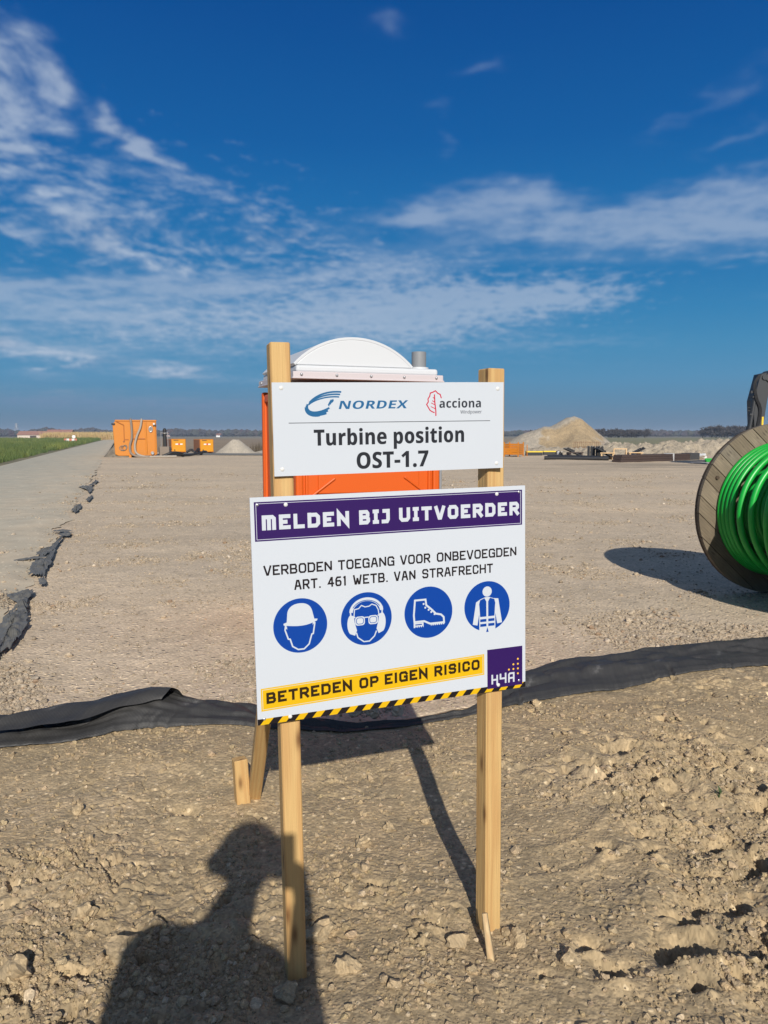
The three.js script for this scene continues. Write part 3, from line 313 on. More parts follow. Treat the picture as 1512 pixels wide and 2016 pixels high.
const lowPrint = canvas(1600, 1200, (g) => {
  g.scale(2, 2); g.fillStyle = WHITE; g.fillRect(0, 0, 800, 600);
  g.fillStyle = PURPLE; g.fillRect(10, 12, 780, 102); g.strokeStyle = WHITE; g.lineWidth = 1.6; g.strokeRect(15, 16.5, 770, 93);
  g.strokeStyle = WHITE; strokeText(g, 'MELDEN', 29, 264, 47, 86, 10.4); strokeText(g, 'BIJ', 292, 380, 47, 86, 10.4, true); strokeText(g, 'UITVOERDER', 407, 780, 46, 85, 10.4, true);
  g.strokeStyle = BLACK; const thin = (t, a, b, y) => strokeText(g, t, a, b, y, y + 26.5, 4.6);
  thin('VERBODEN', 29, 213, 178); thin('TOEGANG', 230, 391, 178); thin('VOOR', 408, 498, 177.5); thin('ONBEVOEGDEN', 518, 771, 177.5);
  thin('ART.', 109, 181, 221.5); thin('461', 200, 252, 221.5); thin('WETB.', 271, 371, 221.5); thin('VAN', 389, 453, 221.5); thin('STRAFRECHT', 473, 694, 221);
  const disc = (x) => { g.fillStyle = BLUE; g.beginPath(); g.arc(x, 344.5, 73, 0, 7); g.fill(); };
  // helmet, in millimetres from the centre of its disc
  const at = (cx, f) => { g.save(); g.translate(cx, 344.5); f(); g.restore(); };
  disc(122.5); disc(307); disc(491); disc(675);
  g.lineJoin = 'round';
  at(122.5, () => { g.fillStyle = WHITE; g.beginPath(); g.moveTo(-46, -9); g.lineTo(-37, -12); g.lineTo(-35, -34); g.bezierCurveTo(-33, -52, -18, -60, 0, -60); g.bezierCurveTo(20, -60, 30, -50, 33, -36); g.lineTo(38, -15); g.lineTo(47, -14); g.lineTo(45, -9); g.lineTo(36, -6); g.bezierCurveTo(15, 3, -10, 2, -38, -3); g.lineTo(-45, -4); g.closePath(); g.fill();
    poly(g, [[-40, -5], [-42, 8], [-34, 33], [-29, 34], [-23, 54], [-8, 64], [8, 64], [22, 52], [30, 26], [34, 25], [39, -4], [34, -8]], null, WHITE, 4); poly(g, [[-37, -4], [-36, 8], [-40, 4]], WHITE); poly(g, [[33, -8], [33, 2], [38, -4]], WHITE); });
  at(307, () => { g.strokeStyle = WHITE; g.lineWidth = 10; g.beginPath(); g.ellipse(0, -18, 44, 36, 0, Math.PI * 1.02, Math.PI * 1.98); g.stroke(); g.strokeStyle = BLUE; g.lineWidth = 1.8; g.beginPath(); g.ellipse(0, -17, 43, 34, 0, Math.PI * 1.15, Math.PI * 1.85); g.stroke();
    poly(g, [[-36, -8], [-34, -28], [-22, -30], [-14, -38], [-4, -33], [8, -34], [16, -39], [28, -34], [34, -22], [36, -8]], null, WHITE, 3);
    for (const s of [-1, 1]) { g.fillStyle = WHITE; g.beginPath(); g.moveTo(s * 36, -10); g.lineTo(s * 46, -14); g.bezierCurveTo(s * 58, -6, s * 58, 26, s * 48, 38); g.lineTo(s * 34, 44); g.lineTo(s * 28, 30); g.lineTo(s * 34, 8); g.closePath(); g.fill(); poly(g, [[s * 45, -12], [s * 46, -30]], null, WHITE, 4);
      g.fillStyle = WHITE; g.beginPath(); g.roundRect(s * 19 - 14, -8, 28, 25, 8); g.fill(); g.strokeStyle = BLUE; g.lineWidth = 1.6; g.beginPath(); g.roundRect(s * 19 - 10, -4, 20, 17, 6); g.stroke(); poly(g, [[s * 32, -6], [s * 40, -8]], null, WHITE, 3.5); }
    poly(g, [[-6, -4], [6, -4]], null, WHITE, 3); poly(g, [[-30, 36], [-26, 50], [-9, 63], [7, 63], [22, 50], [28, 36]], null, WHITE, 3.6); });
  at(491, () => { g.lineJoin = 'miter'; poly(g, [[-43, 32], [-45, 5], [-41, -37], [-9, -37], [-7, -21], [8, -8], [22, 6], [38, 10], [46, 18], [47, 33], [4, 33], [-14, 24], [-43, 24]], null, WHITE, 5.5); g.fillStyle = WHITE; g.fillRect(-46, 27, 30, 14); g.fillRect(6, 31, 43, 8); g.fillStyle = BLUE; g.fillRect(-41, 31, 20, 3); for (let k = 0; k < 5; k++) { poly(g, [[-42 + k * 6.5, 42], [-39 + k * 6.5, 36], [-36 + k * 6.5, 42]], BLUE); } for (let k = 0; k < 7; k++) poly(g, [[7 + k * 6.5, 41], [10 + k * 6.5, 35], [13 + k * 6.5, 41]], BLUE); g.fillStyle = WHITE; for (const [a, b] of [[-15, -25], [-10, -14], [0, -7], [8, 0], [18, 7]]) { g.beginPath(); g.arc(a, b, 3, 0, 7); g.fill(); } });
  at(675, () => { g.fillStyle = WHITE; g.beginPath(); g.arc(0, -43, 15, 0, 7); g.fill(); poly(g, [[-22, -22], [-6, -27], [6, -27], [20, -22], [36, -20], [48, 52], [32, 54], [26, 22], [26, 76], [-26, 76], [-26, 22], [-32, 54], [-47, 50], [-36, -14]], WHITE);
    poly(g, [[-23, -19], [-9, -24], [-3, -14], [-3, 30], [-23, 30], [-25, 2], [-26, -8]], BLUE); poly(g, [[23, -19], [9, -24], [3, -14], [3, 30], [23, 30], [25, 2], [26, -8]], BLUE); g.fillStyle = BLUE; for (const y of [37, 51]) { g.fillRect(-23, y, 20, 8); g.fillRect(3, y, 20, 8); } poly(g, [[-4, 76], [0, 62], [4, 76]], BLUE); });
  // banner, logo block, hazard stripes
  g.strokeStyle = YELLOW; g.fillStyle = YELLOW; g.save(); g.transform(1, -.027, 0, 1, 0, 0); g.fillRect(11, 503, 653, 61); g.strokeStyle = WHITE; g.lineWidth = 1.4; g.strokeRect(15, 507, 645, 53); g.strokeStyle = '#2a1c08'; const mid = (t, a, b) => strokeText(g, t, a, b, 516, 546, 7); mid('BETREDEN', 25, 261); mid('OP', 282, 338); mid('EIGEN', 356, 485); mid('RISICO', 506, 649); g.restore();
  g.fillStyle = BLACK; g.fillRect(0, 584, 800, 16); for (let k = -1; k < 18; k++) poly(g, [[k * 47 + 20, 584], [k * 47 + 43, 584], [k * 47 + 29, 600], [k * 47 + 6, 600]], YELLOW);
  g.fillStyle = PURPLE; g.fillRect(674, 474, 116, 117); g.strokeStyle = WHITE; g.lineJoin = 'miter'; g.lineWidth = 6; for (const L of [[[690, 550], [690, 579]], [[690, 566], [706, 566], [706, 582]], [[706, 566], [706, 552]], [[717, 550], [717, 565], [734, 565]], [[734, 549], [734, 580]], [[745, 580], [745, 556], [748, 553], [761, 553], [761, 580]], [[745, 567], [761, 567]]]) poly(g, L, null, WHITE, 5.5);
  g.fillStyle = '#e8b43c'; for (const [a, b] of [[775, 512], [775, 527], [775, 541], [775, 556], [760, 527], [760, 541], [745, 541]]) { g.beginPath(); g.arc(a, b, 3, 0, 7); g.fill(); }
});
const topPrint = canvas(1310, 482, (g) => {
  g.scale(2, 2); g.fillStyle = WHITE; g.fillRect(0, 0, 655, 241);
  const NB = '#205a86', sw = (pts, lw) => { g.strokeStyle = NB; g.lineWidth = lw; g.beginPath(); g.moveTo(...pts[0]); g.bezierCurveTo(...pts[1], ...pts[2], ...pts[3]); g.stroke(); };
  // ring mark: three strands over the top, three round the bottom, and a cut end
  g.lineCap = 'butt'; for (let k = 0; k < 3; k++) sw([[183 - k * 3, 25 + k * 6.5], [150 - k * 2, 22 + k * 6.5], [118 - k * 3, 30 + k * 6.5], [97 - k * 1.5, 52 + k * 3]], 4.6 - k * .5);
  for (let k = 0; k < 3; k++) sw([[92 - k * 2.6, 56 + k * 4], [84 - k * 1 + k * 3, 78 + k * 3], [112, 92 - k * 2 + k * 3.5 - 6], [150 - k * 4, 66 + k * 7]], 5.2);
  sw([[86, 64], [84, 82], [102, 90], [124, 86]], 3.5); for (let k = 0; k < 3; k++) poly(g, [[146 + k * 4.4, 58 - k * 4.5], [154 + k * 3.4, 44 - k * 1], [156 + k * 3.2, 48], [149 + k * 4.2, 63 - k * 4.8]], NB);
  const word = (t, font, x0, x1, y, h, col, skew = 0, sp = 0) => { g.save(); g.font = font; g.fillStyle = col; g.textBaseline = 'alphabetic'; const w = g.measureText(t).width; g.translate(x0, y); g.transform((x1 - x0) / w, 0, -skew, h, 0, 0); g.fillText(t, 0, 0); if (sp) { g.strokeStyle = col; g.lineWidth = sp; g.lineJoin = 'round'; g.strokeText(t, 0, 0); } g.restore(); };
  word('NORDEX', 'bold 30px sans-serif', 171, 365, 69.5, 1, NB, .26);
  const RED = '#b42338'; g.lineJoin = 'round'; g.lineCap = 'round'; poly(g, [[466, 42], [463, 33], [456, 30], [449, 23], [441, 27], [434, 29], [432, 38], [427, 45], [428, 53], [423, 60], [428, 68], [433, 76], [440, 80], [445, 82]], null, RED, 3); poly(g, [[446, 34], [447, 54], [450, 78], [450, 90]], null, RED, 3.2); for (const L of [[[447, 45], [442, 41]], [[447, 54], [440, 50]], [[449, 62], [437, 56]], [[449, 72], [436, 66]]]) poly(g, L, null, RED, 2);
  word('acciona', 'bold 34px sans-serif', 459, 588, 69, 1, '#2c3038'); word('Windpower', '13px sans-serif', 523, 588, 86, 1, '#2c3038');
  g.fillStyle = '#23262b'; g.save(); g.transform(1, .005, 0, 1, 0, 0); g.fillRect(41, 103, 573, 1.5); g.restore();
  word('Turbine position', 'bold 57px sans-serif', 106, 538, 164, 1, '#22252b', 0, 1.1); word('OST-1.7', 'bold 60px sans-serif', 219, 429, 228, 1, '#22252b', 0, 1.1);
});
{
  const o = thing('site_sign', 'two white sign panels on two pine posts in the foreground soil', 'sign', [0, 0, 0]);
  const pl = stand(part(o, 'post', timber(.053, .060, 1.975, 1), pine), [-.245, -.24, -2.022], [-.277, 1.72, -2.046], 17 * D2R);
  const pr = stand(part(o, 'post', timber(.056, .056, 1.96, 2), pine), [.321, -.275, -2.222], [.309, 1.675, -2.242], 26 * D2R);
  const bare = M([.62, .64, .66], .55), steel = M([.5, .5, .52], .4, { metalness: .8 }), capW = M([.62, .62, .60], .5);
  const panel = (name, w, h, print, label, pos, rot, screws) => {
    const face = new THREE.MeshPhysicalMaterial({ map: print, roughness: .6, specularIntensity: .35 });
    const p = part(o, name, new THREE.BoxGeometry(w, h, .004), [bare, bare, bare, bare, face, bare], pos); p.rotation.order = 'YXZ'; p.rotation.set(...rot.map((a) => a * D2R)); p.userData.label = label;
    for (const [x, y, r, m] of screws) part(p, 'screw', new THREE.SphereGeometry(r, 14, 6, 0, 6.3, 0, 1.2).rotateX(Math.PI / 2).scale(1, 1, .55).translate(0, 0, -r * .2), m, [x / 1000 - w / 2, h / 2 - y / 1000, .002]);
    return p;
  };
  panel('sign_panel', .655, .2408, topPrint, 'upper white panel with two company logos and turbine position text', [.0256, 1.5197, -2.0925], [1.6, 18.0, 1.24], [[24, 14, .0062, capW], [637, 18, .0062, capW], [21, 223, .0062, capW], [635, 227, .0062, capW]]);
  panel('sign_panel', .8, .6, lowPrint, 'larger lower white panel with purple header and four blue safety discs', [.0384, 1.0471, -2.0918], [-.52, 20.0, .98], [[93, 22, .0058, capW], [708, 21, .0058, capW], [87, 588, .0058, capW], [710, 583, .0058, capW], [19, 19, .0042, steel], [780, 18, .0042, steel], [18, 585, .0042, steel], [779, 578, .0042, steel]]);
  const b = stand(part(o, 'brace', timber(.05, .055, 1.60, 3), pine), [-.553, -.05, -3.12], [-.278, 1.18, -2.10], 12 * D2R); b.userData.label = 'slanting pine brace behind the left post';
  const st = stand(part(o, 'peg', timber(.056, .05, .34, 4), pine), [-.572, -.16, -3.02], [-.590, .175, -3.03], 24 * D2R); st.userData.label = 'short pine peg nailed beside the foot of the brace';
  const sp = stand(part(o, 'splinter', new THREE.CylinderGeometry(.009, .013, .13, 5).translate(0, .065, 0), pineTop), [.307, -.005, -2.062], [.296, .085, -2.10], .4); sp.userData.label = 'split-off sliver of wood leaning on the right post';
}

// ---------------------------------------------------------------- cable reel
const greyWoodMap = tex(256, (u, v) => { const n = fbm(u * 2, v * 3, 4, 231, 1), fi = pn(u * 40, v * 5, 233, 5), st = fbm(u * 6, v * 6, 4, 235, 6); const t = .62 + .14 * n + .10 * fi - .16 * sst(.25, .6, st); return [t, t * .96, t * .89]; }, true, 512);
const reelWood = [[.47, .41, .325], [.56, .50, .41], [.40, .345, .27], [.52, .48, .42]].map((c) => new THREE.MeshStandardMaterial({ color: C(c), roughness: .9, map: greyWoodMap, bumpMap: pineBump, bumpScale: .0025 }));
const reelDark = new THREE.MeshStandardMaterial({ color: C([.20, .15, .11]), roughness: .9, map: greyWoodMap });
const ductMap = tex(512, (u, v) => { const n = fbm(u * 16, v * 4, 5, 241, 4), d = sst(.15, .7, fbm(u * 6, v * 2, 4, 243, 2)), s = pn(u * 120, v * 6, 245, 6); return [.62 + .10 * n + .38 * d, .86 + .08 * n + .04 * s, .62 + .10 * n + .30 * d]; }, true, 128);
const green = new THREE.MeshPhysicalMaterial({ color: C([.020, .50, .115]), roughness: .38, map: ductMap });
{
  const o = thing('cable_reel', 'large wooden reel of thick green cable duct at the right edge', 'cable reel', [3.694, .008, -7.2], 10 * D2R);
  const R = .8, LEN = 1.2;
  const flange = (z, dir) => {
    const fl = new THREE.Group(); fl.name = 'flange'; fl.position.set(0, R, z); o.add(fl);
    for (const [layer, ang] of [[0, -42], [1, 48]]) { let y = -R + .001, k = 0; const r = rng(7 + layer + (dir > 0 ? 0 : 5));
      while (y < R - .01) { const w = .105 + .05 * r(), y1 = Math.min(R - .001, y + w - .005), s = new THREE.Shape(), N = 10; const P = []; for (let i = 0; i <= N; i++) { const yy = mix(y, y1, i / N); P.push([Math.sqrt(Math.max(1e-5, (R - layer * .004) ** 2 - yy * yy)), yy]); } for (let i = N; i >= 0; i--) P.push([-P[i][0], P[i][1]]); P.forEach((p, i) => i ? s.lineTo(...p) : s.moveTo(...p));
        const g = new THREE.ExtrudeGeometry(s, { depth: .036, bevelEnabled: true, bevelThickness: .002, bevelSize: .002, bevelOffset: -.002, bevelSegments: 1 }); const p = g.attributes.position; for (let i = 0; i < p.count; i++) g.attributes.uv.setXY(i, p.getY(i) / .2 + k * .37 + p.getZ(i), p.getX(i) / .8 + k * .61); g.rotateZ(ang * D2R);
        part(fl, 'plank', g, layer ? reelDark : reelWood[Math.floor(r() * 4)], [0, 0, dir > 0 ? (layer ? -.0405 : 0) - .036 + .003 * (r() - .5) : (layer ? .0405 : 0) + .003 * (r() - .5)]);
        y = y1 + .005; k++; } }
    return fl;
  };
  const far = flange(0, 1), near = flange(LEN, -1);
  for (let i = 0; i < 3; i++) { const a = .6 + i * 2.1; part(far, 'bolt', cyl(.018, .02, 8).rotateX(Math.PI / 2), reelDark, [.7 * Math.cos(a), .7 * Math.sin(a), .006]); }
  const drum = part(o, 'drum', cyl(.36, LEN - .01, 40).rotateX(Math.PI / 2), reelDark, [0, R, LEN / 2]);
  const coil = new THREE.Group(); coil.name = 'duct_coil'; coil.position.set(0, R, 0); o.add(coil);
  const r = rng(55), turn = (rad, z, dia, wob, tilt, ph, ex = 0) => { const P = []; for (let i = 0; i < 28; i++) { const a = i / 28 * 2 * Math.PI, q = rad + wob * Math.sin(a * 2 + ph) * .5 + wob * .4 * Math.sin(a * 3 + ph * 2); P.push([Math.cos(a) * q, Math.sin(a) * q - ex, clamp(z + tilt * Math.cos(a + ph), dia * .55, LEN - dia * .55)]); } part(coil, 'duct_turn', tube(P, dia / 2, 110, 12, true), green); };
  for (let k = 0; k < 19; k++) turn(.385 + .004 * r(), .035 + k * .0605, .055, .004, .012, r() * 6);
  for (let k = 0; k < 4; k++) turn(.607 - .003 * k, .032 + k * .054, .05, .004, .006, 1 + .3 * k);
  turn(.61, .33, .058, .012, .02, 2.2, .01); turn(.605, .46, .058, .02, .03, 2.9, .03); turn(.50, .56, .055, .03, .06, 3.7);
  turn(.62, .62, .06, .03, .07, 3.6, .06); turn(.64, .80, .06, .04, .09, 4.6, .10); turn(.58, .85, .055, .04, .08, 5.3, .03); turn(.55, .93, .055, .03, .06, .3); turn(.59, 1.02, .055, .03, .05, 2.0); turn(.56, 1.1, .055, .03, .04, 3.4);
}

// ---------------------------------------------------------------- portable toilet
{
  const orange = M([.60, .092, .004], .42), orangeDark = M([.42, .06, .005], .5), roofMat = M([.55, .565, .58], .5), rimMat = M([.53, .47, .475], .5), greyP = M([.22, .23, .24], .5), plate = M([.42, .42, .42], .45), blackP = M([.02, .02, .02], .5), rivetM = M([.45, .45, .46], .35, { metalness: .7 }), white = M([.75, .75, .75], .5);
  // local: x along the wall that faces the camera, z towards the camera, origin at the near left corner
  const o = thing('portable_toilet', 'orange portable toilet cabin with white domed roof behind the sign', 'toilet', [-.632, .0, -5.51], 21 * D2R), w = 1.14, H = 1.86;
  part(o, 'base', rbox(w + .04, .12, w + .04, .02, w / 2, .06, -w / 2), blackP);
  const wallShape = (name, pos, rot, pan) => {
    const g = new THREE.Group(); g.name = name; g.position.set(...pos); g.rotation.y = rot; o.add(g);
    part(g, 'sheet', box(w - .12, H - .16, .012, w / 2, .12 + (H - .16) / 2, -.03), orange);
    for (const x of [.03, w - .03]) part(g, 'corner_post', rbox(.058, H - .13, .058, .018, x, .125 + (H - .13) / 2, -.029), orange);
    for (const x of [.085, w - .085]) part(g, 'corner_bead', rbox(.022, H - .2, .03, .009, x, .14 + (H - .2) / 2, -.022), orange);
    for (const y of [.16, H - .06]) part(g, 'rail', rbox(w - .2, .06, .03, .012, w / 2, y, -.02), orange);
    if (pan) for (const [y0, y1] of [[.26, .98], [1.04, H - .13]]) { // embossed panels with corner folds
      part(g, 'embossed_panel', rbox(w - .34, y1 - y0 - .06, .02, .009, w / 2, (y0 + y1) / 2, -.02), orange);
      for (const [sx, sy] of [[-1, -1], [1, -1], [-1, 1], [1, 1]]) { const e = part(g, 'fold', rbox(.24, .018, .02, .008), orange, [w / 2 + sx * (w / 2 - .20), sy > 0 ? y1 - .075 : y0 + .075, -.006]); e.rotation.z = sx * sy * .62; }
    }
    return g;
  };
  wallShape('wall', [0, 0, 0], 0, true).userData.label = 'embossed orange wall facing the sign';
  const dw = wallShape('door', [0, 0, -w], -Math.PI / 2, false); dw.userData.label = 'orange door side with grey latch plate';
  for (const [y0, y1] of [[.2, .9], [1.44, H - .1]]) { const e = part(dw, 'fold', rbox(.05, .4, .03, .012), orange, [w - .22, (y0 + y1) / 2 + .06, -.012]); e.rotation.z = y0 > 1 ? -.5 : .5; }
  part(dw, 'latch_plate', rbox(.16, .30, .03, .01), plate, [w - .25, 1.27, -.008]); part(dw, 'latch_inset', rbox(.10, .19, .012, .005), blackP, [w - .25, 1.27, .010]); for (const y of [1.235, 1.305]) part(dw, 'indicator', cyl(.022, .008, 14).rotateX(Math.PI / 2), white, [w - .25, y, .018]); part(dw, 'handle', rbox(.14, .05, .04, .012), plate, [w - .24, 1.0, -.004]);
  part(dw, 'vent_grille', rbox(.5, .06, .02, .006), orangeDark, [w / 2, H - .12, -.012]);
  const wr = wallShape('wall', [w, 0, 0], Math.PI / 2, true); wallShape('wall', [w, 0, -w], Math.PI, false);
  part(o, 'gutter', rbox(.02, H - .1, .03, .008, w + .008, H / 2 + .06, -.02), greyP);
  // roof: rim, step, barrel dome with end walls
  const roof = new THREE.Group(); roof.name = 'roof'; roof.position.set(w / 2, 1.90, -w / 2); o.add(roof);
  const rw = w + .03;
  part(roof, 'rim', rbox(rw, .048, rw, .008, 0, .024, 0), rimMat); part(roof, 'rim_lip', rbox(rw + .012, .012, rw + .012, .005, 0, .002, 0), rimMat);
  part(roof, 'step', rbox(rw - .06, .052, rw - .06, .02, 0, .070, 0), roofMat);
  for (let i = 0; i < 5; i++) part(roof, 'rivet', new THREE.SphereGeometry(.011, 10, 6), rivetM, [-rw / 2 + .06 + i * (rw - .12) / 4, .026, rw / 2 + .002]);
  for (let i = 0; i < 4; i++) part(roof, 'rivet', new THREE.SphereGeometry(.011, 10, 6), rivetM, [-rw / 2 - .002, .026, -rw / 2 + .12 + i * .3]);
  const x0 = -rw / 2 + .03, x1 = rw / 2 - .235, cx = (x0 + x1) / 2, hw = (x1 - x0) / 2, hh = .195, arc = (n, k) => { const P = []; const Rr = (hw * hw + hh * hh) / (2 * hh), a0 = Math.asin(hw / Rr); for (let i = 0; i <= n; i++) { const a = mix(-a0, a0, i / n); P.push([cx + Math.sin(a) * (Rr + k), Math.cos(a) * (Rr + k) - (Rr - hh)]); } return P; };
  const sh = new THREE.Shape(); arc(36, 0).forEach((p, i) => i ? sh.lineTo(...p) : sh.moveTo(...p)); sh.closePath();
  part(roof, 'dome', new THREE.ExtrudeGeometry(sh, { depth: rw - .14, bevelEnabled: true, bevelThickness: .01, bevelSize: .01, bevelOffset: -.01, bevelSegments: 2 }).translate(0, .098, -(rw - .14) / 2), roofMat);
  const rib = new THREE.Shape(); const ao = arc(36, .016), ai = arc(36, -.006).reverse(); [...ao, ...ai].forEach((p, i) => i ? rib.lineTo(...p) : rib.moveTo(...p)); rib.closePath();
  part(roof, 'dome_edge', new THREE.ExtrudeGeometry(rib, { depth: rw - .125, bevelEnabled: true, bevelThickness: .004, bevelSize: .004, bevelOffset: -.004, bevelSegments: 1 }).translate(0, .098, -(rw - .125) / 2), roofMat);
  const pipe = part(roof, 'vent_pipe', new THREE.LatheGeometry([[.046, 0], [.056, 0], [.056, .125], [.054, .128], [.047, .126], [.046, 0]].map((p) => new THREE.Vector2(...p)), 28), greyP, [rw / 2 - .135, .105, rw / 2 - .16]); part(roof, 'pipe_collar', cyl(.075, .018, 24), roofMat, [rw / 2 - .135, .105, rw / 2 - .16]);
}

// ---------------------------------------------------------------- excavator behind the reel (its stick is in view)
{
  const dark = M([.028, .03, .033], .55), mid = M([.026, .028, .031], .5), yel = M([.75, .50, .02], .45), rodM = M([.55, .56, .58], .25, { metalness: 1 }), rub = M([.015, .015, .016], .7), glass = new THREE.MeshPhysicalMaterial({ color: C([.9, .95, .95]), transmission: 1, thickness: 0, roughness: .05 });
  const o = thing('excavator', 'dark grey excavator stick standing up behind the cable reel', 'excavator', [17.24, 0, -36], 0); o.scale.set(1.6, 1.57, 2.2);
  const slab = (pts, d, z = 0) => { const s = new THREE.Shape(); pts.forEach((p, i) => i ? s.lineTo(...p) : s.moveTo(...p)); s.closePath(); return new THREE.ExtrudeGeometry(s, { depth: d, bevelEnabled: true, bevelThickness: .012, bevelSize: .012, bevelOffset: -.012, bevelSegments: 1 }).translate(0, 0, z - d / 2); };
  const stick = part(o, 'stick', slab([[-.17, 1.95], [.0, 2.72], [.16, 2.76], [.34, 2.55], [.24, 2.0], [.10, .75], [-.08, .72]], .28), mid); part(stick, 'pivot', cyl(.075, .36, 16).rotateX(Math.PI / 2), dark, [.12, 2.62, 0]); part(stick, 'pivot', cyl(.06, .34, 16).rotateX(Math.PI / 2), dark, [.0, .8, 0]);
  part(o, 'bucket_cylinder', rod([-.22, 1.15, .1], [-.10, 2.12, .1], .062, 16), mid); part(o, 'cylinder_rod', rod([-.28, .66, .1], [-.22, 1.16, .1], .036, 12), rodM); part(o, 'cylinder_head', rod([-.235, 1.08, .1], [-.222, 1.2, .1], .075, 14), dark); part(o, 'cylinder_clamp', box(.16, .05, .14, -.12, 2.06, .1), dark);
  for (const [dx, rr] of [[0, .017], [.035, .014], [-.03, .012]]) part(o, 'hose', tube([[-.02 + dx, 2.7, .16], [-.17 + dx, 2.45, .18], [-.12 + dx, 2.05, .19], [.02 + dx, 1.7, .18], [-.04 + dx, 1.1, .17]], rr, 40, 7), rub);
  for (const [y, h] of [[2.2, .2], [1.55, .14]]) part(o, 'hose_bracket', box(.10, h * .35, .08, -.2, y, .12), dark); part(o, 'lamp_bracket', rod([-.16, 1.72, .1], [-.30, 1.76, .1], .014, 6), dark); part(o, 'lamp_bracket', rod([-.16, 1.64, .1], [-.30, 1.67, .1], .014, 6), dark);
  part(o, 'warning_sticker', box(.05, .24, .006, .12, 1.36, .156), yel);
  part(o, 'boom', slab([[.05, 2.62], [.3, 2.82], [1.6, 3.15], [2.7, 2.5], [4.2, 1.25], [4.0, 1.0], [2.4, 2.05], [1.5, 2.55], [.3, 2.42]], .34), dark);
  part(o, 'bucket', slab([[-.34, .72], [.12, .72], [.30, .40], [.22, .08], [-.08, .02], [-.45, .22], [-.40, .34], [-.1, .22], [.05, .4], [-.28, .5]], .8), dark);
  part(o, 'house', rbox(2.6, .95, 1.9, .12, 5.2, 1.35, -.1), yel); part(o, 'counterweight', rbox(.7, .9, 1.95, .2, 6.6, 1.32, -.1), dark);
  const cab = part(o, 'cab', rbox(1.15, 1.35, .85, .08, 4.6, 2.35, .45), dark); part(cab, 'window', box(.8, .7, .01, 4.55, 2.55, .884), glass);
  for (const z of [-.95, .95]) { part(o, 'track', slab([[3.5, .35], [3.75, .72], [6.55, .72], [6.8, .35], [6.55, .02], [3.75, .02]], .45, z), rub); for (let k = 0; k < 5; k++) part(o, 'track_roller', cyl(.2, .47, 14).rotateX(Math.PI / 2), dark, [3.85 + k * .65, .34, z]); }
  part(o, 'turntable', cyl(.7, .2, 24), dark, [5.15, .8, 0]);
}

